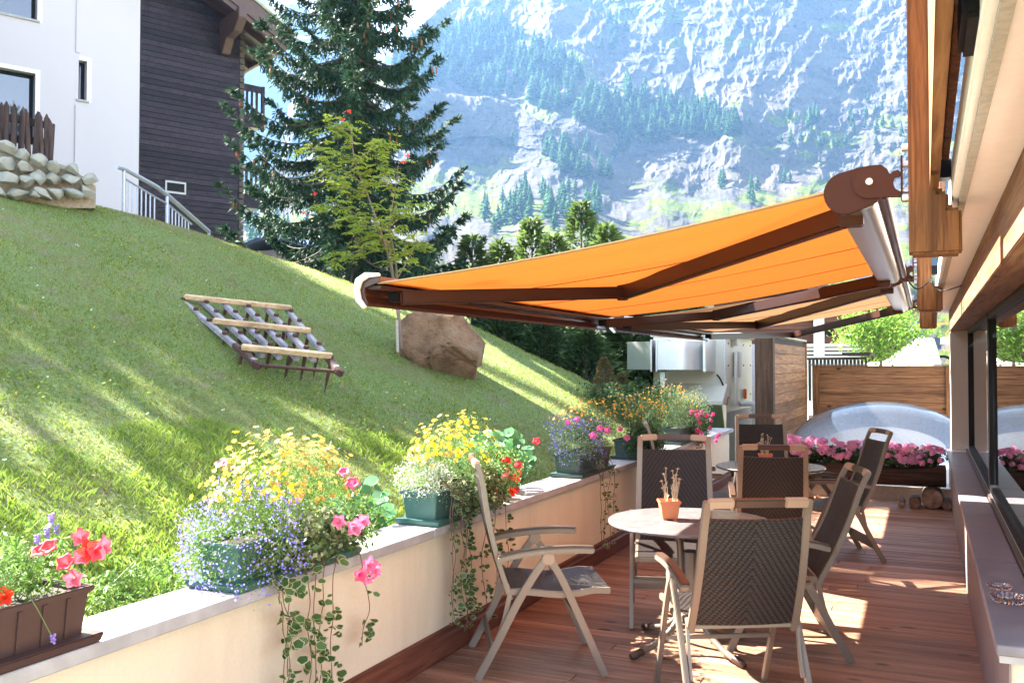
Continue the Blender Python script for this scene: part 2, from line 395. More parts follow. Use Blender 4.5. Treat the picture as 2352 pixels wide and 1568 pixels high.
def md(X, Y):
    wx = X + 26 * fbm(X / 90, Y / 90, 4, 31); wy = Y + 22 * fbm(X / 80, Y / 80, 4, 37)
    shift = 46 * fbm(X / 260, X * 0 + 3, 3, 11) + (X - 1500) * .035
    base = np.interp(-(wy - shift), [-k for k in KY], KD)
    # terraces make steps of cliff and ledge
    st = 30 + 0 * X; ph = (wy + .22 * wx) / st; fr = ph - np.floor(ph); ter = (np.floor(ph) + np.clip((fr - .25) / .5, 0, 1)) - ph
    rockiness = np.clip((470 - Y) / 90, 0, 1)
    r0 = ridged(wx / 420 + wy / 900, wy / 800, 3, 91, .5); r1 = ridged(wx / 150 + wy / 420, wy / 330, 5, 3, .5); r2 = ridged(wx / 48 + wy / 90, wy / 70, 5, 13, .55); r3 = ridged(wx / 15, wy / 17, 4, 23, .6)
    cl = softbox(wx, wy, CLIFF).astype(float)
    amp = .5 + .5 * rockiness
    D = base * (1 - .034 * (r0 - .35) * amp - .014 * (r1 - .35) * amp * (1 - .6 * cl) - .012 * (r2 - .35) * amp * (1 - .4 * cl) - .0058 * (r3 - .3) * (.4 + amp) * (1 - .5 * cl)) + ter * 4 * rockiness * (1 - cl)
    D = D - 62 * cl * np.clip((345 - wy) / 125, 0, 1)
    rav = np.exp(-((X - (1545 + (Y) * .22 + 9 * fbm(Y / 40, Y * 0, 3, 5))) / 20) ** 2) * (Y < 260); D = D + 12 * rav
    D = D + 1.6 * fbm(X / 14, Y / 9, 4, 55) * amp
    # meadow amount: ledges and the lower slopes
    g = .75 * np.clip((Y - 405 - 30 * fbm(X / 120, Y / 60, 3, 8)) / 55, 0, 1) + .9 * (fbm(wx / 120, wy / 34, 5, 61, .6) - .14) * 2.6
    g = g + .25 * np.clip((fr - .72) * 4, 0, 1) - .2
    tr = (np.abs(wy - (150 + (wx - 930) * .30)) < 70) & (wx < 1700); g = g + .35 * tr
    led = np.exp(-((wy - (335 + (wx - 1150) * .22)) / 20) ** 2) * (wx > 1120) * (wx < 1560); g = g + .9 * led
    mead = np.exp(-((wy - (285 + (wx - 1900) * .12)) / 26) ** 2) * (wx > 1640); g = g + .55 * mead
    g = g * (1 - cl) ; return D, np.clip(g, 0, 1)
RIDGE = lambda X: np.interp(X, [400, 760, 860, 930, 975, 1035, 1100, 1200], [500, 330, 190, 95, 50, -5, -60, -130]) + 7 * fbm(X / 22, X * 0, 4, 77)
m, nt, n, l, b = newmat('mountain_rock')
a = n.new('ShaderNodeAttribute'); a.attribute_name = 'meadow'
t1 = noise_(nt, .035, 9, .65); t2 = noise_(nt, .009, 6, .6, stretch=(1, 1, 2.2)); t3 = noise_(nt, .22, 6, .65)
rock = ramp_(nt, t1.outputs[0], [(.32, (.024, .023, .023)), (.5, (.055, .051, .048)), (.68, (.090, .082, .070))])
rock2 = mix_(nt, rock.outputs[0], (.12, .09, .058), ramp_(nt, t2.outputs[0], [(.5, (0, 0, 0)), (.75, (.6, .6, .6))]).outputs[0])
gr = ramp_(nt, t3.outputs[0], [(.35, (.030, .052, .005)), (.55, (.075, .10, .006)), (.75, (.13, .125, .02))])
sub = n.new('ShaderNodeMath'); sub.operation = 'ADD'; l.new(a.outputs['Fac'], sub.inputs[0])
mr = n.new('ShaderNodeMapRange'); mr.inputs[1].default_value = .3; mr.inputs[2].default_value = .7; mr.inputs[3].default_value = -.35; mr.inputs[4].default_value = .35; l.new(t3.outputs[0], mr.inputs[0]); l.new(mr.outputs[0], sub.inputs[1])
l.new(mix_(nt, rock2, gr.outputs[0], ramp_(nt, sub.outputs[0], [(.35, (0, 0, 0)), (.55, (1, 1, 1))]).outputs[0]), b.inputs['Base Color'])
b.inputs['Roughness'].default_value = .95; b.inputs['Specular IOR Level'].default_value = .1; t4 = noise_(nt, .5, 6, .7); bump_(nt, b, t4.outputs[0], 1, 2.2)
mt, MP = mountain('mountain', np.linspace(380, 2420, 1150), np.linspace(-90, 900, 640), md, m, lambda X, Y: Y > RIDGE(X), True)
T(mt, kind='structure')
m2 = m
def md2(X, Y):
    wx = X + 30 * fbm(X / 90, Y / 90, 4, 131)
    D = np.interp(-Y, [-900, -600, -450, -250, 0], [600, 1000, 1150, 1320, 1520]); r = ridged(wx / 120 + Y / 300, Y / 200, 6, 103, .55)
    return D * (1 - .16 * (r - .35)), np.clip((Y - 330) / 160 + .8 * fbm(X / 60, Y / 30, 4, 161), 0, 1)
mt2, _ = mountain('far_mountain', np.linspace(300, 1250, 420), np.linspace(-30, 900, 360), md2, m2, lambda X, Y: Y > np.interp(X, [300, 600, 700, 820, 900, 1000, 1250], [40, -10, 18, 70, 130, 230, 380]) + 8 * fbm(X / 25, X * 0, 4, 177))
T(mt2, kind='structure')
# ---- conifers of the mountain
CG = leafmat('far_needles', [(.020, .065, .020), (.035, .10, .028), (.055, .135, .036)], .8, .3)
def conifer_VF(h=10., seed=0, n=150):
    z = rng.random(n) ** .8; a = rng.uniform(0, 2 * np.pi, n); rad = h * .25 * (1 - z) ** .8 * rng.uniform(.6, 1.15, n) + .15
    P = np.stack([0 * z, 0 * z, h * (.08 + .9 * z)], 1); tip = P + np.stack([np.cos(a) * rad, np.sin(a) * rad, -h * .06 * rng.uniform(.4, 1.4, n)], 1)
    s = np.stack([-np.sin(a), np.cos(a), 0 * a], 1) * (rad * .42)[:, None]; P[:, 2] += h * .035
    V = np.stack([P, tip + s + (P - tip) * .2, tip, tip - s + (P - tip) * .2], 1).reshape(-1, 3); F = np.arange(4 * n).reshape(-1, 4)
    tv = np.array([[-.1, 0, -1], [.1, 0, -1], [.02, 0, h], [-.02, 0, h], [0, -.1, -1], [0, .1, -1], [0, .02, h], [0, -.02, h]]) * np.array([1.8, 1.8, 1]); tf = np.arange(8).reshape(2, 4)
    return joinVF([(V, F), (tv, tf)])
mxs = np.linspace(380, 2420, 1150); mys = np.linspace(-90, 900, 640)
def mpoint(x, y):
    i = int(np.clip(np.searchsorted(mys, y), 0, 639)); j = int(np.clip(np.searchsorted(mxs, x), 0, 1149)); return MP[i, j]
protos = []
for k in range(5):
    V, F = conifer_VF(10, k); me = npmesh('mountain_conifer', V, F, CG); protos.append(me.data); bpy.data.objects.remove(me)
spots = []
def scatter(poly, n, h0, h1):
    xs = [p[0] for p in poly]; ys = [p[1] for p in poly]; k = 0
    while k < n:
        x = random.uniform(min(xs), max(xs)); y = random.uniform(min(ys), max(ys))
        if not bool(softbox(np.array([x]), np.array([y]), poly)[0]): continue
        if y < float(RIDGE(np.array([x]))[0]) + 12: continue
        spots.append((x, y, random.uniform(h0, h1))); k += 1
scatter([(900, 125), (1010, 85), (1120, 60), (1200, 130), (1260, 110), (1340, 180), (1420, 230), (1480, 300), (1440, 335), (1350, 290), (1210, 235), (1060, 212), (900, 208)], 300, 8, 14)
scatter([(1040, 55), (1160, 50), (1230, 120), (1100, 110)], 40, 7, 11)
scatter([(1440, 200), (1490, 215), (1580, 260), (1590, 320), (1520, 330), (1430, 320)], 75, 8, 13)
scatter([(1590, 240), (1640, 250), (1700, 300), (1690, 325), (1580, 310)], 48, 7, 12)
scatter([(1400, 40), (1450, 60), (1400, 130), (1370, 120)], 8, 7, 10)
scatter([(1240, 345), (1290, 345), (1340, 390), (1420, 410), (1300, 415)], 26, 7, 12)
scatter([(1120, 330), (1500, 350), (1500, 370), (1130, 350)], 12, 6, 9)
scatter([(1100, 470), (1300, 440), (1400, 480), (1350, 530), (1120, 540)], 46, 6, 11)
scatter([(1650, 420), (1850, 410), (1850, 470), (1650, 470)], 10, 5, 8)
scatter([(1700, 280), (2080, 220), (2080, 340), (1760, 350)], 30, 5, 9)
scatter([(560, 420), (800, 420), (800, 600), (560, 600)], 40, 5, 9)
spots.sort(key=lambda s: -s[2]); G0 = 'conifers scattered over the mountain face'
big = spots[:300]; rest = spots[300:]
for i, (x, y, h) in enumerate(big):
    o = bpy.data.objects.new('mountain_conifer', protos[i % 5]); col.objects.link(o); p = mpoint(x, y)
    o.location = p; s = h / 6.3; o.scale = (s * random.uniform(.8, 1.25), s * random.uniform(.8, 1.25), s); o.rotation_euler.z = random.uniform(0, 6.28)
    T(o, 'small hazy blue-green conifer standing on the far mountain face', 'conifer tree', G0)
parts = []
for i, (x, y, h) in enumerate(rest):
    me = protos[i % 5]; V = np.empty(len(me.vertices) * 3, np.float32); me.vertices.foreach_get('co', V); V = V.reshape(-1, 3)
    parts.append((V * (h / 6.3) + mpoint(x, y), np.arange(len(V)).reshape(-1, 4)))
if parts:
    V, F = joinVF(parts); T(npmesh('distant_wood', V, F, CG), 'hazy wood of little conifers on the far mountain face', 'wood', kind='stuff')
# ---- haze
hm = bpy.data.materials.new('haze_air'); hm.use_nodes = True; hn = hm.node_tree.nodes; hn.remove(hn['Principled BSDF'])
pv = hn.new('ShaderNodeVolumePrincipled'); pv.inputs['Density'].default_value = .00014; pv.inputs['Color'].default_value = (.30, .56, 1, 1); pv.inputs['Anisotropy'].default_value = .35
hm.node_tree.links.new(pv.outputs[0], hn['Material Output'].inputs['Volume'])
T(MB().box((-1900, -1900, -8), (1900, 1900, 640)).build('haze', hm), 'pale blue mountain haze filling the valley air', 'haze', kind='stuff')
# ================================================================ TERRACE
PLASTER = M('beige_plaster', (.66, .55, .40), .85, var=.05, scale=60, bump=.35, bdist=.004)
PILLAR = M('grey_beige_plaster', (.42, .36, .31), .85, var=.06, scale=90, bump=.35, bdist=.003)
def streaks(m_, col_, amt):
    nt_ = m_.node_tree; b_ = nt_.nodes['Principled BSDF']; src = b_.inputs['Base Color'].links[0].from_socket
    s1_ = noise_(nt_, 2.2, 6, .65, stretch=(1, 1, .16)); s2_ = noise_(nt_, 1.1, 5, .6)
    c_ = mix_(nt_, src, col_, ramp_(nt_, s1_.outputs[0], [(.50, (0, 0, 0)), (.78, (amt, amt, amt))]).outputs[0])
    nt_.links.new(mix_(nt_, c_, col_, ramp_(nt_, s2_.outputs[0], [(.55, (0, 0, 0)), (.8, (amt * .6,) * 3)]).outputs[0]), b_.inputs['Base Color'])
streaks(PLASTER, (.42, .34, .25), .55)
WHITE = M('white_soffit', (.86, .86, .84), .8, var=.04, scale=20, bump=.15)
STONE = M('grey_stone_cap', (.36, .34, .33), .55, var=.22, scale=9, bump=.3, bdist=.003)
SLATE = M('mauve_slate', (.17, .145, .16), .38, var=.3, scale=6, bump=.3, bdist=.003)
SKIRT = wood('dark_skirting', (.075, .025, .016), (.17, .06, .035), 'y', .45, 4, .2, False, .1)
TIMB = wood('larch_timber', (.085, .030, .010), (.27, .11, .035), 'z', .6, 5, .7)
TIMBY = wood('larch_beam', (.13, .06, .03), (.32, .17, .09), 'y', .6, 4, .5, True, .15)
PLANKX = wood('fence_larch', (.085, .032, .012), (.29, .125, .048), 'x', .65, 4.2, .5, True, .35)
PLANKY = wood('screen_larch', (.14, .060, .025), (.38, .185, .08), 'y', .7, 4, .5, False, .30)
BLACK = M('black_frame', (.006, .005, .006), .5, var=.1, bump=0, spec=.15)
BRONZE = M('bronze_frame', (.055, .04, .035), .35, var=.1, bump=0)
DKBROWN = M('brown_powder_coat', (.034, .011, .007), .36, var=.06, scale=200, bump=.05, spec=.35)
DKBROWN2 = M('brown_end_plate', (.055, .016, .007), .5, var=.06, scale=200, bump=.05, spec=.15)
STEEL = M('galvanised_steel', (.62, .63, .64), .34, 1, var=.03, scale=7, bump=.08, bdist=.01)
CHROME = M('zinc_bolts', (.6, .6, .6), .3, 1, bump=0)
WHP = M('white_plastic', (.78, .77, .70), .4, var=.03, bump=0)

# ---- low wall
pw_ = thing('parapet_wall', (-2.6, 7, 0), 'long low beige plaster wall with a grey stone cap between lawn and deck', 'wall')
def wob(mb_, ax, amp): pass
MB().box((-2.7, .6, -.2), (-2.5, 12.9, .70)).build('wall', PLASTER, pw_)
y = .55; 
for ln in (1.26, 1.3, 1.28, 1.32, 1.3, 1.3, 1.28, 1.3, 1.3, 1.3):
    y1 = min(y + ln, 12.95)
    MB().box((-2.735, y + .003, .70), (-2.445, y1 - .003, .748)).build('cap_stone', STONE, pw_, bevel=.004, seg=1); y = y1
    if y >= 12.9: break
poly = [(0, 0), (.028, 0), (.028, .11), (.018, .125), (.018, .15), (0, .158)]
MB().prism(poly, lambda a, b_, c: (-2.498 + a, c, b_ + .002), .6, 12.9).build('skirting', SKIRT, pw_)

# ---- hotel front at the right
hb = thing('hotel_front', (.4, 7, 0), 'hotel terrace front with window band, slate sill, timber beam and white soffit', 'building')
MB().box((.27, 3.74, -.2), (.62, 12.9, .60)).build('wall', PLASTER, hb)
MB().box((.262, 3.72, -.2), (.2695, 12.9, .585)).build('base_panel', M('greybrown_panel', (.20, .15, .14), .6, var=.25, scale=8, bump=.2), hb)
y = 3.70
for ln in (1.55, 1.6, 1.5, 1.6, 1.45, .5):
    MB().box((.222, y + .002, .612), (.415, y + ln - .002, .65)).build('sill', SLATE, hb, bevel=.004, seg=1); y += ln
MB().box((.232, 3.712, .585), (.41, 11.9, .611)).build('sill_edge', STONE, hb)
MB().box((.27, 11.75, .652), (.5, 12.3, 2.03)).build('pillar', PILLAR, hb, bevel=.006)
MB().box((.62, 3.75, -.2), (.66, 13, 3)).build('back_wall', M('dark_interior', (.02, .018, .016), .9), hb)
# beam
MB().box((.268, 1.0, 2.032), (.50, 12.2, 2.28)).build('beam', TIMBY, hb, bevel=.004)
yy = 1.1
mbd = MB()
# soffit, fascia
MB().box((.10, .6, 2.285), (.9, 13, 2.42)).build('soffit', WHITE, hb, bevel=.006)
MB().box((.125, .6, 2.27), (.15, 13, 2.284)).build('soffit_groove', M('grey_render_strip', (.42, .41, .37), .9, var=.25, scale=40, bump=.4), hb)
MB().box((.024, .9, 2.32), (.056, 3.84, 3.6)).build('fascia_board', wood('fascia_wood', (.13, .06, .025), (.32, .17, .075), 'y', .7, 4, .6), hb, bevel=.003)
MB().box((.068, 2.2, 2.43), (.092, 7.4, 3.4)).build('fascia_board', TIMB, hb, bevel=.003)
for (Y0, w0) in ((3.85, .06), (8.02, .05), (11.95, .05), ):
    t = MB(); t.prism([(-.052, 2.07), (.134, 2.07), (.134, 2.245), (.09, 2.245), (.09, 2.31), (.055, 2.31), (.055, 3.9), (-.052, 3.9)] if Y0 < 5 else [(-.052, 2.07), (.134, 2.07), (.134, 2.27), (.055, 2.27), (.055, 2.9), (-.052, 2.9)], lambda a, b_, c: (a, c, b_), Y0, Y0 + .14)
    t.build('timber_hanger', TIMB, hb, bevel=.012, seg=2)
    for zz_ in (2.40, 2.60):
        br = MB().box((.056, Y0 + .02, zz_ - .035), (.10, Y0 + .11, zz_ + .035)); br.build('steel_bracket', BLACK, hb, bevel=.003)
        MB().tube([(-.075, Y0 + .05, zz_ - .1), (-.05, Y0 + .05, zz_ - .1)], .016, 12).build('bolt', CHROME, hb)
MB().box((.07, 1.9, 2.30), (.13, 2.16, 2.42)).build('bracket_box', BLACK, hb, bevel=.01)
# window band
def wframe(y0, y1, X=.46, op=.05):
    f = MB(); f.box((X - .03, y0, .70), (X + .03, y0 + op, 2.03)); f.box((X - .03, y1 - op, .70), (X + .03, y1, 2.03))
    f.box((X - .029, y0 + op, .70), (X + .029, y1 - op, .755)); f.box((X - .029, y0 + op, 1.98), (X + .029, y1 - op, 2.03))
    return f
gm_, nt, n, l, b = newmat('window_glass'); b.inputs['Base Color'].default_value = (.008, .010, .012, 1); b.inputs['Roughness'].default_value = .01
b.inputs['IOR'].default_value = 2.3; b.inputs['Specular IOR Level'].default_value = .5
GLASSW = gm_
MB().box((.418, 3.75, .60), (.53, 11.74, .68)).build('window_track', BRONZE, hb, bevel=.004)
MB().box((.435, 3.75, .681), (.447, 11.74, .70)).build('track_rail', CHROME, hb)
for (a0, a1) in ((3.8, 7.70), (7.76, 11.22)):
    f = wframe(a0, a1).build('window_frame', BLACK, hb, bevel=.003)
    MB().box((.458, a0 + .051, .756), (.466, a1 - .051, 1.979)).build('pane', GLASSW, f)
MB().box((.29, 2.4, 1.93), (.40, 2.95, 2.03)).build('lamp_box', WHP, hb, bevel=.01)

# ---- awnings
def awn_mat(nm='orange_awning_cloth', ca=(.86, .20, .030), cb=(.80, .18, .03), seam=(.40, .16, .035)):
    m, nt, n, l, b = newmat(nm)
    tc = n.new('ShaderNodeTexCoord'); sp = n.new('ShaderNodeSeparateXYZ'); l.new(tc.outputs['Object'], sp.inputs[0])
    md_ = n.new('ShaderNodeMath'); md_.operation = 'PINGPONG'; md_.inputs[1].default_value = .6; l.new(sp.outputs[1], md_.inputs[0])
    r = ramp_(nt, md_.outputs[0], [(0, seam), (.022, seam), (.028, ca)])
    mlt = n.new('ShaderNodeMath'); mlt.operation = 'MULTIPLY'; mlt.inputs[1].default_value = 1; l.new(md_.outputs[0], mlt.inputs[0])
    w_ = noise_(nt, 300, 2, stretch=(.1, 1, 1)); c = mix_(nt, r.outputs[0], cb, w_.outputs[0])
    l.new(c, b.inputs['Base Color']); b.inputs['Roughness'].default_value = .85; b.inputs['Specular IOR Level'].default_value = .15
    tr = n.new('ShaderNodeBsdfTranslucent'); l.new(c, tr.inputs[0]); ms = n.new('ShaderNodeMixShader'); ms.inputs[0].default_value = .10
    l.new(b.outputs[0], ms.inputs[1]); l.new(tr.outputs[0], ms.inputs[2]); l.new(ms.outputs[0], n['Material Output'].inputs[0])
    bump_(nt, b, w_.outputs[0], .1, .001); return m
CLOTH = awn_mat(); CLOTH_SHADED = awn_mat('shaded_awning_cloth', (.62, .34, .17), (.58, .31, .15), (.34, .18, .09))  # far awning is the same fabric, its shaded tone put into the colour
XF, ZF, XC, ZC = -2.56, 2.055, -.27, 2.37
def awning(Y0, Y1, label, arms, cloth=CLOTH):
    a = thing('folding_arm_awning', (-.25, (Y0 + Y1) / 2, 2.4), label, 'awning', 'orange folding arm awnings')
    # cloth with a slight belly
    nx_, ny_ = 40, 50; V = []; F = []
    for i in range(nx_):
        u = i / (nx_ - 1)
        for j in range(ny_):
            v = j / (ny_ - 1); X = XC + (XF - XC) * u; Y = Y0 + .04 + (Y1 - Y0 - .08) * v
            z = ZC + (ZF - ZC) * u - .035 * math.sin(math.pi * u) - .008 * math.sin(v * 40) * math.sin(math.pi * u) + .012 * math.sin(v * 9 + 1) * (1 - u)
            V.append((X, Y, z))
    F = [(i * ny_ + j, i * ny_ + j + 1, (i + 1) * ny_ + j + 1, (i + 1) * ny_ + j) for i in range(nx_ - 1) for j in range(ny_ - 1)]
    cl = MB().add(V, F).build('cloth', cloth, a, smooth=True)
    # hem along the two free edges
    for yy_ in (Y0 + .04, Y1 - .04):
        h_ = MB().sweep([(XC + (XF - XC) * i / 12, yy_, ZC + (ZF - ZC) * i / 12 - .035 * math.sin(math.pi * i / 12) + .0) for i in range(13)], .05, .005); h_.build('hem', M('cloth_hem', (.55, .36, .18), .9, bump=0), cl)
    for q in range(1, 4):
        yy_ = Y0 + .04 + (Y1 - Y0 - .08) * q / 4
        h_ = MB().sweep([(XC + (XF - XC) * i / 14, yy_, ZC + (ZF - ZC) * i / 14 - .035 * math.sin(math.pi * i / 14) - .0115) for i in range(15)], .010, .003); h_.build('seam', M('seam_thread', (.16, .07, .025), .9, bump=0, spec=.1), cl)
    # roller housing
    prof = [(-.40, 2.315), (-.385, 2.285), (-.26, 2.275), (-.19, 2.30), (-.165, 2.35), (-.17, 2.41), (-.21, 2.46), (-.30, 2.47), (-.33, 2.43), (-.30, 2.40), (-.36, 2.36)]
    prof = [(-.325, 2.345), (-.328, 2.285), (-.31, 2.272), (-.215, 2.272), (-.185, 2.285), (-.165, 2.32), (-.165, 2.37), (-.19, 2.41), (-.24, 2.425), (-.30, 2.41)]
    MB().prism(prof, lambda p, q, c: (p, c, q), Y0 + .03, Y1 - .03).build('roller_housing', STEEL, a, smooth='auto')
    MB().tube([(-.145, Y0 + .03, 2.335), (-.145, Y1 - .03, 2.335)], .024, 14).build('torsion_bar', DKBROWN, a, smooth='auto')
    # end plates: big disc + rounded arm plate + bolt
    for s_, yp in ((-1, Y0), (1, Y1)):
        lobe = [(-.40 + .0, 0)]
        ang = 0
        pts = []
        for k in range(13):
            t_ = math.pi * (.5 + k / 12); pts.append((-.285 + .086 * math.cos(t_ + .35), 2.34 + .086 * math.sin(t_ + .35)))
        for k in range(13):
            t_ = math.pi * (-.5 + k / 12); pts.append((-.215 + .080 * math.cos(t_ + .35), 2.362 + .080 * math.sin(t_ + .35)))
        ep = MB().prism(pts, lambda p, q, c: (p, c, q), yp - .008, yp + .02).build('end_plate', DKBROWN2, a, bevel=.003)
        q_ = []
        for k in range(15):
            t_ = math.pi * (.5 + k / 14); q_.append((-.195 + .066 * math.cos(t_), 2.375 + .066 * math.sin(t_)))
        q_ += [(-.14, 2.309), (-.075, 2.305), (-.075, 2.325), (-.10, 2.34), (-.108, 2.365), (-.10, 2.385), (-.082, 2.385), (-.078, 2.40), (-.088, 2.415), (-.108, 2.41), (-.12, 2.40), (-.128, 2.42), (-.15, 2.441)]
        y0_ = yp - .02 if s_ < 0 else yp + .022
        MB().prism(q_, lambda p, q, c: (p, c, q), y0_, y0_ + .010).build('bracket_plate', DKBROWN2, a, bevel=.002)
        MB().box((-.080, yp - .03, 2.30), (-.073, yp + .06, 2.47)).build('wall_plate', DKBROWN2, a, bevel=.002)
        hx = [(-.195 + .015 * math.cos(k * math.pi / 3), 2.375 + .015 * math.sin(k * math.pi / 3)) for k in range(6)]
        MB().prism(hx, lambda p, q, c: (p, c, q), y0_ - .014, y0_ + .002).build('hex_bolt', M('white_bolt', (.7, .66, .6), .4, bump=0), a, bevel=.003)
        for zz_ in (2.335, 2.44): MB().tube([(-.073, yp + .01, zz_), (-.050, yp + .01, zz_)], .013, 10).build('fixing_bolt', CHROME, a, bevel=.003)
    # front bar
    fp = [(XF + .06, ZF + .035), (XF - .02, ZF + .045), (XF - .065, ZF + .02), (XF - .075, ZF - .03), (XF - .055, ZF - .085), (XF - .02, ZF - .115), (XF - .01, ZF - .10), (XF - .03, ZF - .06), (XF - .032, ZF - .02), (XF + .06, ZF + .01)]
    MB().prism(fp, lambda p, q, c: (p, c, q), Y0, Y1).build('front_bar', M('front_bar_brown', (.055, .016, .008), .22, var=.05, bump=0), a, bevel=.002)
    MB().box((XF - .03, Y0 + .02, ZF - .028), (XF + .055, Y1 - .02, ZF - .008)).build('gutter_rail', DKBROWN, a, bevel=.004)
    for yp in (Y0 - .022, Y1 + .001):
        ec = [(XF + .065, ZF + .05), (XF - .02, ZF + .056), (XF - .075, ZF + .026), (XF - .09, ZF - .03), (XF - .07, ZF - .09), (XF - .03, ZF - .128), (XF - .012, ZF - .118), (XF - .045, ZF - .075), (XF - .055, ZF - .03), (XF - .04, ZF + .01), (XF + .0, ZF + .03), (XF + .065, ZF + .035)]
        MB().prism(ec, lambda p, q, c: (p, c, q), yp, yp + .02).build('end_cap', WHP, a, bevel=.003)
    pz = lambda X: ZC + (ZF - ZC) * (X - XC) / (XF - XC)
    for (yf, elx, ely, ys) in arms:
        # elbow by picture -> on the plane just under the cloth
        v = ray(elx, ely); k_ = (ZF - ZC) / (XF - XC); t_ = (ZC - .085 - k_ * XC - EYE) / (v.z - k_ * v.x); E = O + v * t_
        S = Vector((-.30, ys, 2.275)); Fp = Vector((XF + .05, yf, ZF - .06))
        MB().sweep([S, E], .05, .095).build('upper_arm', DKBROWN, a, bevel=.012, seg=2)
        MB().sweep([E, Fp], .045, .075).build('fore_arm', DKBROWN, a, bevel=.012, seg=2)
        MB().tube([E - Vector((0, 0, .048)), E + Vector((0, 0, .048))], .034, 14).build('elbow_joint', DKBROWN2, a, bevel=.003)
        j = MB().box((Fp.x - .05, Fp.y - .03, Fp.z - .022), (Fp.x + .01, Fp.y + .03, Fp.z + .03)); j.build('front_joint', BLACK, a, bevel=.005)
        MB().box((S.x - .03, S.y - .04, S.z - .045), (S.x + .07, S.y + .04, S.z + .02)).build('shoulder_joint', DKBROWN2, a, bevel=.006)
    return a
awning(3.92, 7.72, 'large bright orange awning nearest the camera, its arms folded out over the deck', [(4.12, 1430, 672, 4.12), (7.50, 1645, 724, 7.45)])
awning(8.02, 11.9, 'second awning with shade put into its paler cloth, beyond the large bright orange one', [(8.2, 1740, 746, 8.2), (11.7, 1822, 769, 11.6)], CLOTH_SHADED)
mb = MB(); mb.tube(bez([(-.14, 7.8, 2.34), (-.06, 7.85, 2.24), (.02, 7.86, 2.28), (.05, 7.95, 2.33)], 6), .006, 6); mb.tube(bez([(.05, 7.95, 2.30), (.12, 7.9, 2.22), (.26, 7.7, 2.24)], 6), .005, 6)
T(mb.build('awning_cable', BLACK, smooth=True), 'thin dark cable looping from the awning motor to the beam', 'cable')

# ---- weave
def weave_mat(name, dark, light):
    m, nt, n, l, b = newmat(name)
    tc = n.new('ShaderNodeTexCoord'); sp = n.new('ShaderNodeSeparateXYZ'); l.new(tc.outputs['UV'], sp.inputs[0])
    def mth(op, a, b_=None):
        q = n.new('ShaderNodeMath'); q.operation = op
        for i, v in enumerate((a, b_)):
            if v is None: continue
            if isinstance(v, (int, float)): q.inputs[i].default_value = v
            else: l.new(v, q.inputs[i])
        return q.outputs[0]
    ax = mth('ABSOLUTE', sp.outputs[0]); row = mth('FLOOR', mth('MULTIPLY', sp.outputs[1], 80))
    u = mth('ADD', mth('MULTIPLY', ax, 34), mth('MULTIPLY', row, .28)); fu = mth('FRACT', u); fv = mth('FRACT', mth('MULTIPLY', sp.outputs[1], 80))
    bu = mth('SUBTRACT', 1, mth('POWER', mth('ABSOLUTE', mth('SUBTRACT', mth('MULTIPLY', fu, 2.0), 1)), 5))
    bv = mth('SUBTRACT', 1, mth('POWER', mth('ABSOLUTE', mth('SUBTRACT', mth('MULTIPLY', fv, 2.0), 1)), 3))
    h = mth('MULTIPLY', bu, bv); on = mth('MULTIPLY', h, mth('LESS_THAN', fu, .72))
    c = mix_(nt, dark, light, on); l.new(c, b.inputs['Base Color']); b.inputs['Roughness'].default_value = .42
    b.inputs['Specular IOR Level'].default_value = .22; bump_(nt, b, on, .9, .0025); return m
WEAVE = weave_mat('woven_strands', (.010, .008, .0075), (.038, .030, .027))
TAUPE = M('taupe_aluminium', (.20, .158, .12), .38, .35, var=.05, scale=300, bump=.04)
TAUPEL = M('light_corner_cap', (.32, .22, .145), .42, .1, var=.05, bump=0)
TAUPED = M('dark_rail', (.06, .034, .025), .35, .2, var=.08, bump=0)
def uvpanel(name, fn, nu, nv, thick, mat, parent, sx, sy):
    """curved panel with real thickness, UV in metres: fn(u,v)->(p,normal)"""
    bm = bmesh.new(); uvl = bm.loops.layers.uv.new('UVMap'); g = {}
    for s_ in (0, 1):
        for i in range(nu + 1):
            for j in range(nv + 1):
                p, nn = fn(i / nu, j / nv); g[s_, i, j] = bm.verts.new(Vector(p) + Vector(nn) * (thick * (s_ - .5)))
    def fc(ks):
        f_ = bm.faces.new([g[k] for k in ks])
        for lp, k in zip(f_.loops, ks): lp[uvl].uv = ((k[1] / nu - .5) * sx, k[2] / nv * sy)
        f_.smooth = True
    for i in range(nu):
        for j in range(nv):
            fc([(1, i, j), (1, i + 1, j), (1, i + 1, j + 1), (1, i, j + 1)]); fc([(0, i, j), (0, i, j + 1), (0, i + 1, j + 1), (0, i + 1, j)])
    for i in range(nu): fc([(0, i, 0), (0, i + 1, 0), (1, i + 1, 0), (1, i, 0)]); fc([(1, i, nv), (1, i + 1, nv), (0, i + 1, nv), (0, i, nv)])
    for j in range(nv): fc([(1, 0, j), (1, 0, j + 1), (0, 0, j + 1), (0, 0, j)]); fc([(0, nu, j), (0, nu, j + 1), (1, nu, j + 1), (1, nu, j)])
    bmesh.ops.recalc_face_normals(bm, faces=bm.faces); me = bpy.data.meshes.new(name); bm.to_mesh(me); bm.free(); me.materials.append(mat); me.set_sharp_from_angle(angle=R(50))
    return link(name, me, parent)
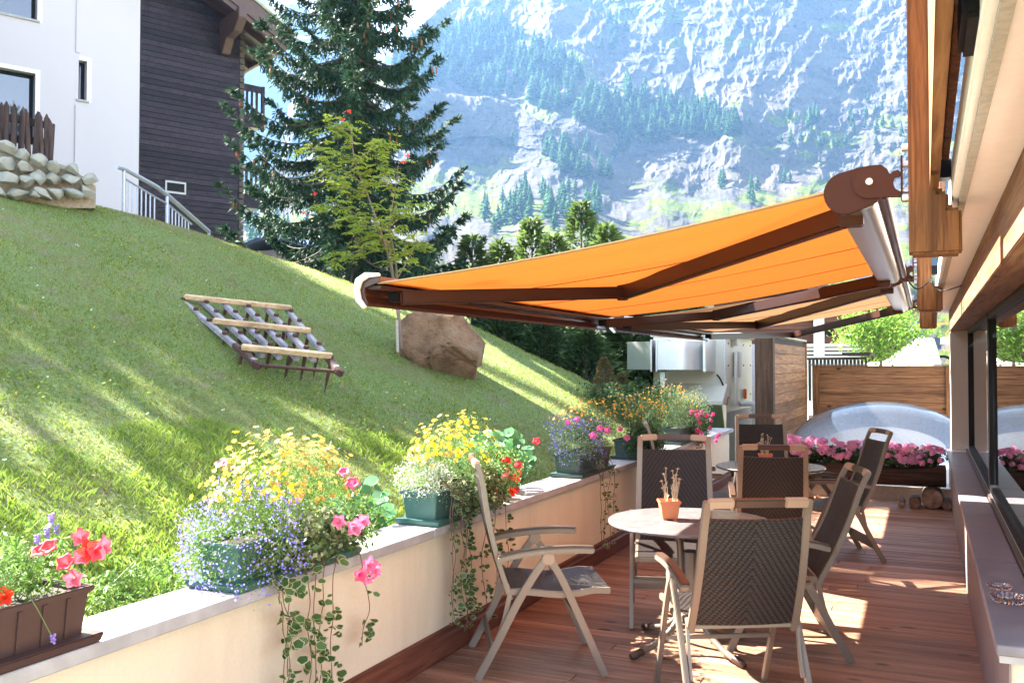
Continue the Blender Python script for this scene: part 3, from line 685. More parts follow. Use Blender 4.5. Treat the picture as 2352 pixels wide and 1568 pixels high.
def chair(x, y, hd, tilt, label, L=.74):
    t = thing('garden_chair', (x, y, 0), label, 'chair', 'high-backed folding chairs on the deck', R(hd)); tl = R(tilt)
    # build parts in the chair's own axes (x forward), no offset for rotated parent
    def bd(mb_, nm, mat, par=t, **k):
        o = mb_.build(nm, mat, None, **k); o.parent = par; return o
    for s_ in (-1, 1):
        ys = s_ * .285
        rear = [(.03, ys, .635), (-.03, ys, .56), (-.13, ys, .40), (-.235, ys, .20), (-.345, ys, 0)]
        bd(MB().sweep(bez(rear, 4), .024, .040, (1, 0, 0)), 'leg', TAUPE, bevel=.004, seg=2)
        fr = [(.035, ys, .62), (.10, ys, .52), (.22, ys, .26), (.335, ys, 0)]
        bd(MB().sweep(bez(fr, 4), .0235, .038, (1, 0, 0)), 'leg', TAUPE, bevel=.004, seg=2)
        bd(MB().tube([(.03, ys - .017, .625), (.03, ys + .017, .625)], .034, 16), 'apex_joint', TAUPEL, bevel=.003)
        ar = [(-.235, ys, .622), (-.13, ys, .645), (0, ys, .660), (.14, ys, .666), (.275, ys, .662)]
        a_ = bd(MB().sweep(bez(ar, 4), .046, .030), 'armrest', TAUPE, bevel=.006, seg=2)
        pd = MB().sweep([p + Vector((0, 0, .019)) for p in bez(ar, 4)], .044, .012).build('armrest_pad', TAUPED, None, bevel=.005, seg=2); pd.parent = a_
        # lower strut from seat hinge
        bd(MB().sweep([(-.17, s_ * .262, .44), (-.20, s_ * .262, .30), (-.235, s_ * .262, .205)], .014, .026, (1, 0, 0)), 'strut', TAUPE, bevel=.003)
    bd(MB().sweep([(-.265, -.273, .15), (-.265, .273, .15)], .012, .085), 'stretcher', TAUPE, bevel=.003)
    bd(MB().sweep([(.215, -.273, .27), (.215, .273, .27)], .014, .022), 'stretcher', TAUPE, bevel=.003)
    sz = lambda u: .425 + .02 * math.cos(u * 5.2) * 1.0 + .035 * u - (.03 * max(0, u - .82) / .18)
    sp = [(-.17 + .54 * u, sz(u)) for u in [i / 12 for i in range(13)]]
    sf = MB()
    for s_ in (-1, 1): sf.sweep([(a_, s_ * .25, z_) for a_, z_ in sp], .022, .034)
    sf.sweep([(sp[-1][0] - .01, -.24, sp[-1][1]), (sp[-1][0] - .01, .24, sp[-1][1])], .02, .03)
    bd(sf, 'seat_frame', TAUPE, bevel=.004, seg=2)
    def fs(u, v): return (-.16 + .525 * v, (u - .5) * .476, sz(v) + .011), (0, 0, 1)
    o = uvpanel('seat', fs, 2, 14, .012, WEAVE, None, .476, .53); o.parent = t
    D_ = Vector((-math.sin(tl), 0, math.cos(tl))); Nn = Vector((math.cos(tl), 0, math.sin(tl))); B0 = Vector((-.165, 0, .405))
    bowf = lambda v: -.022 * math.sin(math.pi * min(1, v * 1.1)) - .018 * max(0, v - .8) * 3
    bf = MB()
    for s_ in (-1, 1): bf.sweep([B0 + D_ * (L * v) + Nn * bowf(v) + Vector((0, s_ * (.248 - .018 * v), 0)) for v in [i / 10 for i in range(11)]], .036, .026, Nn)
    bf.sweep([B0 + D_ * .03 + Vector((0, -.235, 0)), B0 + D_ * .03 + Vector((0, .235, 0))], .02, .02)
    bd(bf, 'back_frame', TAUPE, bevel=.004, seg=2)
    tp = []
    for i in range(13):
        q = i / 12 * 2 - 1; tp.append(B0 + D_ * (L - .012 + .010 * (1 - q * q)) + Nn * (bowf(1) - .016 * (1 - q * q)) + Vector((0, q * .228, 0)))
    bd(MB().sweep(tp[3:10], .030, .040, D_), 'top_rail', TAUPED, bevel=.006, seg=2)
    for seg_ in (tp[:4], tp[9:]): bd(MB().sweep(seg_, .0315, .042, D_), 'corner_cap', TAUPEL, bevel=.006, seg=2)
    def fb(u, v):
        q = u * 2 - 1; return B0 + D_ * (.045 + (L - .135) * v) + Nn * (bowf(v * .9) - .014 * (1 - q * q)) + Vector((0, q * (.233 - .014 * v), 0)), Nn
    o = uvpanel('backrest', fb, 8, 10, .012, WEAVE, None, .46, L - .135); o.parent = t
    return t
chair(-1.99, 4.73, 30, 13, 'chair standing in profile at the left beside the flower wall, facing the first round table')
chair(-1.50, 5.93, 286, 12, 'chair behind the first round table with its dark woven front facing the camera', .76)
chair(-.87, 4.50, 119, 19, 'nearest chair, its grey-brown woven back towards the camera and sun patches round its feet', .68)
chair(-.80, 5.57, 198, 24, 'chair turned sideways at the right side of the first round table', .70)
chair(-.75, 8.36, 203, 21, 'far right chair turned sideways in front of the pink geraniums', .72)
chair(-1.42, 9.15, 288, 12, 'farthest chair, behind the second round table beside the wooden screen')
chair(-1.12, 7.38, 103, 20, 'middle chair with its dark back to the camera in front of the second round table', .68)
chair(-1.97, 8.25, 18, 16, 'chair half hidden by flowers at the left of the second round table')

# ---- tables
TOPM = M('stone_table_top', (.135, .12, .12), .22, var=.22, scale=14, bump=.05)
def table(x, y, rz, label):
    t = thing('round_table', (x, y, 0), label, 'table', 'round tables on the deck', R(rz))
    def bd(mb_, nm, mat, par=t, **k):
        o = mb_.build(nm, mat, None, **k); o.parent = par; return o
    bd(MB().lathe([(0, .715), (.462, .715), (.474, .722), (.475, .732), (.47, .738), (0, .738)], 72), 'tabletop', TOPM, smooth='auto')
    for k in range(4):
        a = R(45 + 90 * k); c_, s_ = math.cos(a), math.sin(a)
        P = [(.20 * c_, .20 * s_, .70), (.10 * c_, .10 * s_, .655), (.075 * c_, .075 * s_, .55), (.075 * c_, .075 * s_, .30), (.11 * c_, .11 * s_, .16), (.24 * c_, .24 * s_, .07), (.37 * c_, .37 * s_, .03)]
        lg = bd(MB().tube(bez(P, 6), .017, 10), 'leg', TAUPE, smooth=True)
        ft = MB().tube([(.355 * c_, .355 * s_, .036), (.42 * c_, .42 * s_, .022), (.437 * c_, .437 * s_, .020)], [.022, .023, .014], 12).build('foot_cap', TAUPED, None, smooth='auto'); ft.parent = lg
    bd(MB().tube([(0, 0, .29), (0, 0, .56)], .058, 16), 'hub', TAUPE, bevel=.004)
    bd(MB().box((-.22, -.02, .69), (.22, .02, .714)).box((-.02, -.22, .6895), (.02, .22, .7135)), 'top_bracket', TAUPE, bevel=.003)
    return t
table(-1.26, 5.31, 10, 'near round table holding an orange pot of dried flowers')
table(-1.27, 8.42, 35, 'second round table farther along the deck behind the middle chair')
def square_pot(x, y, rz, label):
    t = thing('terracotta_pot', (x, y, .738), label, 'flower pot', 'terracotta pots on the tables', R(rz))
    TC = M('terracotta_plastic', (.52, .155, .06), .5, var=.06, scale=60, bump=.05)
    def ring(h0, z0, h1, z1): return [(a * h0, b_ * h0, z0) for a, b_ in ((-1, -1), (1, -1), (1, 1), (-1, 1))], [(a * h1, b_ * h1, z1) for a, b_ in ((-1, -1), (1, -1), (1, 1), (-1, 1))]
    mb = MB(); prof = [(.040, .004), (.044, .012), (.056, .095), (.062, .096), (.063, .112), (.055, .112), (.053, .09)]; V = []
    for h_, z_ in prof: V += [(a * h_, b_ * h_, z_) for a, b_ in ((-1, -1), (1, -1), (1, 1), (-1, 1))]
    F = [(0, 1, 2, 3)] + [(i * 4 + j, i * 4 + (j + 1) % 4, i * 4 + 4 + (j + 1) % 4, i * 4 + 4 + j) for i in range(6) for j in range(4)]
    o = mb.add(V, F).build('pot', TC, None, bevel=.004); o.parent = t
    for a, b_ in ((-1, -1), (1, -1), (1, 1), (-1, 1)): o = MB().box((a * .03 - .01, b_ * .03 - .01, 0), (a * .03 + .01, b_ * .03 + .01, .006)).build('foot', TC, None); o.parent = t
    o = MB().box((-.053, -.053, .085), (.053, .053, .094)).build('soil', M('pale_gravel', (.5, .47, .42), .9, var=.5, scale=200, bump=1, bdist=.01), None); o.parent = t
    pl = thing('dried_edelweiss', (x, y, .83), 'bunch of dried edelweiss in the ' + ('near' if y < 7 else 'far') + ' table pot', 'dried flowers', 'dried flowers on the tables', R(rz))
    st = MB(); hd = MB()
    for k in range(15):
        px, py = random.uniform(-.04, .04), random.uniform(-.04, .04); h_ = random.uniform(.09, .17) if k < 12 else random.uniform(.18, .21)
        p1 = (px * 1.3 + random.uniform(-.012, .012), py * 1.3, h_ * .5); p2 = (px * 1.6 + random.uniform(-.02, .02), py * 1.6, h_)
        st.tube(bez([(px, py, 0), p1, p2], 4), .0018, 5)
        for j in range(5): 
            z0 = random.uniform(.1, .8) * h_; st.sweep([(px * 1.2, py * 1.2, z0), (px * 1.2 + random.uniform(-.014, .014), py * 1.2 + random.uniform(-.014, .014), z0 + .022)], .003, .001)
        for j in range(8):
            a = j * math.pi / 4 + random.uniform(-.2, .2); L_ = random.uniform(.012, .020); c_ = Vector(p2)
            e_ = c_ + Vector((math.cos(a) * L_, math.sin(a) * L_, random.uniform(-.004, .004))); s_ = Vector((-math.sin(a), math.cos(a), 0)) * .004
            hd.add([c_, (c_ + e_) / 2 + s_, e_, (c_ + e_) / 2 - s_], [(0, 1, 2, 3)])
        hd.ball((p2[0], p2[1], p2[2] + .002), .006, 6)
    DR = M('dried_straw', (.50, .38, .24), .9, var=.25, bump=0)
    o = st.build('stems', DR, None); o.parent = pl; o = hd.build('flower_heads', M('dried_heads', (.50, .36, .22), .9, var=.3, bump=0), None); o.parent = pl
square_pot(-1.38, 5.30, 24, 'square orange terracotta pot on the near round table')
square_pot(-1.30, 8.35, 10, 'square terracotta pot on the second table, behind the middle chair')

# ---- ashtrays
gm2, nt, n, l, b = newmat('cut_glass'); b.inputs['Transmission Weight'].default_value = 1; b.inputs['Roughness'].default_value = .03; b.inputs['IOR'].default_value = 1.5; b.inputs['Base Color'].default_value = (.93, .9, .95, 1)
def ashtray(p, r, label):
    nn = 48; prof = [(.55, .0), (.8, .002), (1, .3), (1.0, .36), (.88, .36), (.7, .12), (0, .10)]; mb = MB(); V = []; F = []
    for j in range(nn):
        a = 2 * math.pi * j / nn; k = 1 + .035 * (1 if j % 2 else -1)
        for i, (q, z) in enumerate(prof): V.append((q * r * (k if 0 < i < 5 else 1) * math.cos(a), q * r * (k if 0 < i < 5 else 1) * math.sin(a), z * r + .002))
    m_ = len(prof)
    for j in range(nn):
        for i in range(m_ - 1): F.append((j * m_ + i, ((j + 1) % nn) * m_ + i, ((j + 1) % nn) * m_ + i + 1, j * m_ + i + 1))
    F.append(tuple(j * m_ for j in range(nn)))
    o = mb.add(V, F).build('ashtray', gm2); o.location = p; T(o, label, 'ashtray', 'glass ashtrays on the sill')
ashtray(onz(2318, 1382, .651), .072, 'larger ribbed clear glass ashtray on the slate sill, nearer the camera')
ashtray(onz(2296, 1352, .651), .05, 'smaller glass ashtray on the slate sill behind the larger one')

# ---- geranium log planter
LOG = wood('dark_log', (.018, .010, .007), (.07, .038, .024), 'x', .85, 4, .9, True, .1)
lp = thing('log_planter', (-.8, 11.7, 0), 'long hollowed dark log planter standing across the far end of the deck', 'planter')
mb = MB(); V = []; F = []; ns = 26; nn = 16
for i in range(ns):
    X = -1.95 + 2.16 * i / (ns - 1)
    for j in range(nn):
        a = 2 * math.pi * j / nn; r_ = .145 * (1 + .07 * fbm(np.array([X * 2 + 5]), np.array([j * .5]), 3, 7)[0]); z = .365 + r_ * math.sin(a); z = min(z, .455 + .02 * math.sin(X * 5))
        V.append((X, 11.7 + r_ * math.cos(a) * 1.05, z))
for i in range(ns - 1):
    for j in range(nn): F.append((i * nn + j, i * nn + (j + 1) % nn, (i + 1) * nn + (j + 1) % nn, (i + 1) * nn + j))
F += [tuple(range(nn)), tuple((ns - 1) * nn + j for j in range(nn))]
mb.add(V, F).build('log', LOG, lp, smooth='auto')
def logend(p0, p1, r, parent=None, name='support_log'):
    P0, P1 = Vector(p0), Vector(p1); o = MB().tube([P0, P0 + (P1 - P0) * .5, P1], [r, r * 1.04, r], 22).build(name, M('bark', (.10, .06, .04), .9, var=.5, scale=25, bump=1, bdist=.02), parent, smooth='auto')
    d_ = (P0 - P1).normalized(); e = MB().tube([P0 + d_ * .001, P0 + d_ * .006], r * .93, 22).build('cut_end', CUT, o); return o
m, nt, n, l, b = newmat('log_cut_end'); t = noise_(nt, 9, 6); wv = n.new('ShaderNodeTexNoise'); wv.inputs['Scale'].default_value = 30
l.new(ramp_(nt, t.outputs[0], [(.35, (.10, .055, .035)), (.65, (.30, .19, .12))]).outputs[0], b.inputs['Base Color']); b.inputs['Roughness'].default_value = .9; bump_(nt, b, t.outputs[0], .8, .01); CUT = m
logend((.065, 11.45, .115), (.065, 11.95, .115), .112, lp); logend((-1.7, 11.45, .115), (-1.7, 11.95, .115), .112, lp)
for k, (xx, r_, lb) in enumerate(((-.12, .06, 'small round of firewood lying left of the planter support log'), (.21, .05, 'small round of firewood lying right of the planter support log'), (-.26, .035, 'split stick lying left of the firewood by the planter support'))):
    T(logend((xx, 11.43, r_ + .002), (xx, 11.8, r_ + .002), r_, None, 'firewood_log'), lb, 'firewood', 'firewood under the log planter')
p = onz(1868, 1150, .07)
T(MB().prism([(0, 0), (.11, .0), (.09, .10), (.03, .13)], lambda a, b_, c: (p.x + a, p.y + c, b_), 0, .1).build('firewood_wedge', TIMB, bevel=.006), 'split wedge of firewood lying on the deck under the second table', 'firewood')
T(MB().box((-2.1, 12.0, 0), (.6, 12.14, .17)).build('deck_kerb', M('pale_kerb', (.45, .37, .29), .85, var=.2)), 'low pale kerb edging the deck behind the log planter', 'kerb')
# ---- skylight dome
sk = thing('skylight_dome', (-.62, 15.4, 0), 'large clear acrylic skylight dome on a white kerb behind the geraniums', 'skylight')
dm, nt, n, l, b = newmat('clear_acrylic'); b.inputs['Roughness'].default_value = .03; b.inputs['Base Color'].default_value = (.95, .97, 1, 1)
b.inputs['Transmission Weight'].default_value = 1; b.inputs['IOR'].default_value = 1.45
trn = n.new('ShaderNodeBsdfTransparent'); trn.inputs[0].default_value = (.96, .97, 1, 1); gl = n.new('ShaderNodeBsdfGlossy'); gl.inputs['Roughness'].default_value = .04
fr_ = n.new('ShaderNodeFresnel'); fr_.inputs[0].default_value = 1.5; ms = n.new('ShaderNodeMixShader'); l.new(fr_.outputs[0], ms.inputs[0]); l.new(trn.outputs[0], ms.inputs[1]); l.new(gl.outputs[0], ms.inputs[2])
df_ = n.new('ShaderNodeBsdfDiffuse'); df_.inputs[0].default_value = (.8, .83, .9, 1); ms2 = n.new('ShaderNodeMixShader'); ms2.inputs[0].default_value = .02; l.new(ms.outputs[0], ms2.inputs[1]); l.new(df_.outputs[0], ms2.inputs[2])
l.new(ms2.outputs[0], n['Material Output'].inputs[0])
pr = [(1.40 * math.sin(t_ * math.pi / 2), .80 * math.cos(t_ * math.pi / 2)) for t_ in [i / 18 for i in range(19)]]
MB().lathe(pr, 72, (-.62, 15.4, .26)).build('dome', dm, sk, smooth=True)
MB().lathe([(1.36, .255), (1.44, .26), (1.46, .235), (1.36, .23)], 72, (-.62, 15.4, 0)).build('rim', M('dome_rim', (.75, .75, .78), .4, bump=0), sk)
MB().box((-2.03, 13.95, -.02), (.9, 16.9, .225)).build('kerb', M('white_membrane', (.70, .66, .62), .8, var=.08, scale=10, bump=.3), sk, bevel=.02)
MB().box((-1.9, 14.1, .2255), (.8, 16.8, .23)).build('inner_sheet', M('white_sheet', (.78, .78, .78), .7, bump=.1), sk)
mb = MB()
for k in range(8):
    a = k * math.pi / 4 + .35; mb.ball((-.62 + 1.40 * math.cos(a), 15.4 + 1.42 * math.sin(a), .28), (.05, .05, .04), 8)
mb.build('clamps', WHP, sk, smooth=True)
LOG0 = M('shadow_gap_wood', (.03, .016, .01), .9)  # dark boards added behind the planks to stop light through the gaps
# ---- wooden screen (runs along the deck)
ws = thing('wooden_screen', (-2.1, 15.8, 0), 'tall weathered larch plank screen running back beside the skylight', 'screen')
mb = MB(); z = .10; hgt = [.155] * 13
for h_ in hgt:
    if z + h_ > 2.06: break
    mb.box((-2.075, 14.12, z), (-2.05, 17.95, z + h_ - .005)); z += h_
mb.build('planks', PLANKY, ws, bevel=.003, seg=1)
MB().box((-2.10, 14.1, .1), (-2.08, 17.96, 2.05)).build('added_backing', LOG0, ws)
MB().box((-2.31, 13.9, -.02), (-2.046, 14.1, 2.05)).build('post', wood('dark_post', (.06, .035, .02), (.17, .10, .06), 'z', .8, 4, .6), ws, bevel=.006)
MB().box((-2.12, 17.96, -.02), (-2.03, 18.05, 2.03)).build('post', PLANKY, ws, bevel=.004)
MB().box((-2.2, 13.9, 2.062), (-2.03, 18.05, 2.09)).build('coping', M('zinc_coping', (.30, .25, .2), .5, .3), ws)
MB().box((-2.3, 13.9, -.02), (-2.08, 14.12, .1)).build('footing', DKBROWN, ws)
# ---- plank fence across
fe = thing('plank_fence', (-.6, 18.25, 0), 'low horizontal larch plank fence across the roof behind the skylight', 'fence')
mb = MB(); z = .60
for k in range(6):
    h_ = .17; 
    for (xa, xb) in ((-1.95, .40), (.40, 4)): mb.box((xa, 18.24, z), (xb - .002, 18.27, z + h_ - .005))
    z += h_
mb.build('planks', PLANKX, fe, bevel=.003, seg=1)
for xx in (-1.95, .34, 2.6): MB().box((xx, 18.17, .3), (xx + .12, 18.235, 1.60)).build('post', PLANKX if xx > 9 else TIMB, fe, bevel=.004)
MB().box((-1.94, 18.275, .6), (4, 18.29, 1.60)).build('added_backing', LOG0, fe)
MB().box((-2.0, 18.15, 1.622), (4, 18.31, 1.642)).build('coping', M('metal_coping', (.14, .10, .08), .5, .3), fe)
MB().box((-2.05, 18.33, -.02), (4, 18.5, .66)).build('upstand', M('white_upstand', (.6, .56, .5), .8), fe)
# ================================================================ PLANTS ON THE WALL
GREEN = leafmat('box_foliage', [(.05, .11, .02), (.09, .18, .03), (.14, .24, .05), (.20, .30, .09)], .5, .4)
DKGREEN = leafmat('dark_foliage', [(.02, .05, .012), (.04, .085, .02), (.07, .12, .03)], .5, .3)
SHADEDG = leafmat('shaded_foliage', [(.03, .06, .012), (.05, .10, .02), (.08, .13, .03)], .5, .3)  # far bidens leaves: dark green, plus their shade put into the colour
GREY = leafmat('silver_foliage', [(.22, .27, .20), (.35, .42, .30), (.50, .55, .42)], .6, .3)
VARIE = leafmat('variegated_leaves', [(.06, .11, .025), (.11, .17, .05), (.20, .24, .10), (.50, .50, .30)], .45, .35)
BROWNL = leafmat('dry_foliage', [(.09, .06, .03), (.14, .10, .04), (.06, .08, .03)], .7, .3)
NAST = leafmat('nasturtium_leaves', [(.05, .16, .06), (.08, .22, .08), (.12, .28, .10)], .45, .4)
def petal(name, c, tr=.35):
    return leafmat(name, [tuple(x * .75 for x in c), c, tuple(min(1, x * 1.12) for x in c)], .6, tr, objvar=1)
YEL = petal('yellow_petals', (.90, .64, .02)); ORG = petal('orange_petals', (.80, .34, .01)); BLU = petal('blue_petals', (.30, .26, .80)); PUR = petal('violet_petals', (.10, .06, .38))
PNK = petal('pink_petals', (.75, .09, .20)); RED = petal('coral_petals', (.72, .035, .06)); WHT = petal('white_petals', (.75, .75, .68)); MAG = petal('magenta_petals', (.75, .07, .28)); GPK = petal('geranium_petals', (.85, .36, .60)); LAV = petal('lavender_petals', (.35, .25, .6))
STEM = M('stem_red_brown', (.16, .08, .06), .7, bump=0); STEMG = M('stem_green', (.12, .18, .05), .7, bump=0)
def proto(mb, name, mat):
    o = mb.build(name, mat); me = o.data; bpy.data.objects.remove(o); return me
def daisy(r, nm, mat, k=6):
    mb = MB()
    for j in range(k):
        a = j * 2 * math.pi / k; c_, s_ = math.cos(a), math.sin(a); w_ = r * .36
        mb.add([(0, 0, 0), (c_ * r * .6 - s_ * w_, s_ * r * .6 + c_ * w_, r * .12), (c_ * r, s_ * r, r * .05), (c_ * r * .6 + s_ * w_, s_ * r * .6 - c_ * w_, r * .12)], [(0, 1, 2, 3)])
    mb.ball((0, 0, r * .08), (r * .24, r * .24, r * .14), 6); return proto(mb, nm, mat)
def trumpet(r, nm, mat):
    """petunia: funnel opening into a wavy five-lobed rim"""
    mb = MB(); V = []; n_ = 20
    for i, (q, z) in enumerate(((.08, -1.1), (.16, -.5), (.42, -.1), (.8, .08), (1, .02))):
        for j in range(n_):
            a = 2 * math.pi * j / n_; lob = 1 + (.20 * math.cos(5 * a)) * (i / 4) ** 2; V.append((r * q * lob * math.cos(a), r * q * lob * math.sin(a), r * (z + .10 * math.sin(10 * a) * (i / 4) ** 3)))
    F = [(i * n_ + j, i * n_ + (j + 1) % n_, (i + 1) * n_ + (j + 1) % n_, (i + 1) * n_ + j) for i in range(4) for j in range(n_)]
    return proto(mb.add(V, F), nm, mat)
P_YEL = daisy(.0150, 'flower', YEL); P_ORG = daisy(.0125, 'flower', ORG); P_PNK = trumpet(.029, 'flower', PNK); P_RED = trumpet(.026, 'flower', RED); P_MAG = trumpet(.027, 'flower', MAG)
def put(me, parent, p, nrm, name='flower', s=1.):
    o = bpy.data.objects.new(name, me); col.objects.link(o); o.parent = parent
    o.matrix_local = Matrix.Translation(Vector(p) - wloc(parent)) @ Vector(nrm).to_track_quat('Z', 'Y').to_matrix().to_4x4() @ Matrix.Rotation(random.uniform(0, 6.28), 4, 'Z') @ Matrix.Scale(s, 4)
    return o
def many(me, pts, nrms, name, mat, parent, smin=.8, smax=1.15):
    """crowd of little flowers as one mesh"""
    V0 = np.empty(len(me.vertices) * 3, np.float32); me.vertices.foreach_get('co', V0); V0 = V0.reshape(-1, 3); fs = [list(p.vertices) for p in me.polygons]
    mb = MB(); parts = []
    for p, nn in zip(pts, nrms):
        Q = np.array(Vector(nn).to_track_quat('Z', 'Y').to_matrix()); parts.append(V0 * random.uniform(smin, smax) @ Q.T + np.asarray(p))
    k = len(V0); F = []
    q4 = np.array([f + [f[-1]] * (4 - len(f)) if len(f) < 4 else f[:4] for f in fs])
    tri = [f for f in fs if len(f) == 3]; quad = [f for f in fs if len(f) == 4]
    V = np.concatenate(parts); bmv = [tuple(v) for v in V]; FF = [tuple(i + j * k for i in f) for j in range(len(parts)) for f in fs]
    me2 = bpy.data.meshes.new(name); me2.from_pydata(bmv, [], FF); me2.materials.append(mat); return T(link(name, me2, parent), kind='stuff')
def lump(v, r):
    d = v / np.asarray(r); d = d / (np.linalg.norm(d, axis=1)[:, None] + 1e-9); k = float(np.sum(r)) * 97 % 50
    return 1 + .55 * fbm(d[:, 0] * 1.7 + k, d[:, 1] * 1.7 + d[:, 2] * 1.3 + k, 3, 71)
def mound(name, label, cat, c, r, n, mat, L=(.012, .03), W=(.004, .010), stems=0, stemmat=None, group=None, up=(0, 0, .6)):
    t = thing(name, tuple(c), label, cat, group)
    P = blob(n, c, r, .35); P = c + (P - c) * lump(P - c, r)[:, None]; P = P + .25 * np.array(r) * fbm(P[:, 0] * 14, P[:, 1] * 14 + P[:, 2] * 9, 3, 5)[:, None] * (P - c) / np.array(r)
    V, F = leaves(P, rng.uniform(*L, n), rng.uniform(*W, n), up=up, spread=.9); npmesh('foliage', V, F, mat, t)
    if stems:
        mb = MB()
        for k in range(stems):
            e = blob(1, c, r, .8)[0]; b0 = (c[0] + random.uniform(-.3, .3) * r[0], c[1] + random.uniform(-.6, .6) * r[1], c[2] - r[2] * .9)
            mb.tube(bez([b0, ((b0[0] + e[0]) / 2, (b0[1] + e[1]) / 2, (b0[2] + e[2]) / 2 + .02), e], 3), .0016, 4, False)
        mb.build('stems', stemmat or STEMG, t)
    return t
def _dummy(): pass
def skin(n, c, r, zmin=-.2, face=None):
    o = []; nn = []
    while len(o) < n:
        d = rng.normal(size=3); d /= np.linalg.norm(d)
        if d[2] < zmin: continue
        if face is not None and np.dot(d, face) < -.35: continue
        k = rng.uniform(.86, 1.14) * float(lump(np.array([d * r]), r)[0]); o.append(np.array(c) + d * np.array(r) * k); m_ = d + rng.normal(size=3) * .35 + np.array([0, 0, .4]); nn.append(m_ / np.linalg.norm(m_))
    return o, nn
CAMF = np.array([.4, -.8, .3])
def bidens(name, label, c, r, nleaf, nf, proto_, mat):
    t = mound('bidens_plant', label, 'flowering plant', c, r, nleaf, GREEN if mat is YEL else SHADEDG, (.012, .026), (.002, .005), 30)
    P, N = skin(nf, c, r, -.05, CAMF); d = [np.hypot(p[0], p[1]) for p in P]; od = np.argsort(d)
    mb = MB()
    for i in od[:100]:
        up_ = P[i] + np.array([rng.normal() * .02, rng.normal() * .02, rng.uniform(.0, .06)]); mb.tube([P[i] - np.array([0, 0, .05]), up_], .0012, 3, False); put(proto_, t, up_, N[i], s=random.uniform(.8, 1.2))
    T(mb.build('flower_stalks', STEMG, t), kind='stuff')
    if nf > 100: many(proto_, [P[i] for i in od[100:]], [N[i] for i in od[100:]], 'flowers', mat, t)
    return t
def lobelia(label, c, r, n, nf, mat=BLU):
    t = mound('lobelia_plant', label, 'flowering plant', c, r, n, GREEN if mat is BLU else DKGREEN, (.008, .018), (.003, .006), 20)
    P, N = skin(nf, c, r, -.7, CAMF); V, F = leaves(np.array(P), rng.uniform(.008, .014, nf), rng.uniform(.007, .011, nf), up=CAMF, spread=.6); T(npmesh('flowers', V, F, mat, t), kind='stuff'); return t
def petunias(label, c, r, nl, spots_, pr_, leafm=GREEN):
    t = mound('petunia_plant', label, 'flowering plant', c, r, nl, leafm, (.02, .04), (.01, .018), 14)
    for (p, nn) in spots_: put(pr_, t, p, nn, s=random.uniform(.85, 1.15))
    return t
def vines(label, Ys, X, ztop, zbot, seed, dens=1.0, sz=1.):
    random.seed(seed); t = thing('trailing_plectranthus', (X, Ys[0], ztop), label, 'trailing plant', 'variegated plants trailing down the wall')
    P = []; Ax = []; Ls = []
    for y0 in Ys:
        zb = zbot + random.uniform(0, .35) * (ztop - zbot); n_ = int((ztop - zb) / .035 * dens); pts = [Vector((X - .12, y0, ztop + .06)), Vector((X - .01, y0, ztop + .05)), Vector((X + .03, y0 + .01, ztop - .02))]
        y_ = y0
        for k in range(1, 7): y_ += random.uniform(-.02, .03); pts.append(Vector((X + .035 + random.uniform(-.012, .015), y_, ztop - (ztop - zb) * k / 6)))
        b_ = bez(pts, 6); MB().tube(b_, [.0022] * len(b_), 5, False).build('stem', STEM, t)
        for k in range(n_):
            p = b_[min(len(b_) - 1, int(random.random() ** .8 * len(b_)))]; a = random.uniform(0, 6.28)
            for s_ in (0, math.pi):
                dv = Vector((abs(math.cos(a + s_)) * .6 + .1, math.sin(a + s_), random.uniform(-.5, .3))).normalized(); P.append(p + dv * random.uniform(.004, .03)); Ax.append(dv); Ls.append(random.uniform(.018, .042) * sz)
    P = np.array(P); Ls = np.array(Ls)
    # serrated oval leaf of 8 corners with pale margin
    A = np.array(Ax); Q = rng.normal(size=A.shape) * .5 + np.array([1, -.4, .3]); B = np.cross(A, Q); B /= np.linalg.norm(B, axis=1)[:, None]
    asp = rng.uniform(.28, .44, len(P))
    def ov(sc, up_):
        o = []; N_ = np.cross(A, B); N_ /= np.linalg.norm(N_, axis=1)[:, None] + 1e-9
        for j in range(10):
            a = 2 * math.pi * j / 10; rr = (1.0 if j % 2 else .86) * sc
            o.append(P + A * (Ls * (.5 + .5 * math.cos(a) * rr))[:, None] + B * (Ls * asp * math.sin(a) * rr)[:, None] + N_ * (up_ + Ls * .16 * abs(math.sin(a)))[:, None])
        return np.stack(o, 1).reshape(-1, 3), np.arange(10 * len(P)).reshape(-1, 10)
    V, F = ov(1, 0); lf = npmesh('leaves', V, F, leafmat('pale_leaf_margin', [(.45, .45, .25), (.55, .55, .33)], .5, .35) if 'plm' not in _mc else _mc['plm'], t); _mc['plm'] = lf.data.materials[0]
    V, F = ov(.84, .0006); V2, _ = ov(.84, -.0006); VV, FF = joinVF([(V, F), (V2, F)]); T(npmesh('leaf_centres', VV, FF, VARG, lf), kind='stuff'); return t
VARG = leafmat('leaf_green_centre', [(.05, .10, .02), (.08, .15, .03), (.12, .19, .05)], .45, .3)
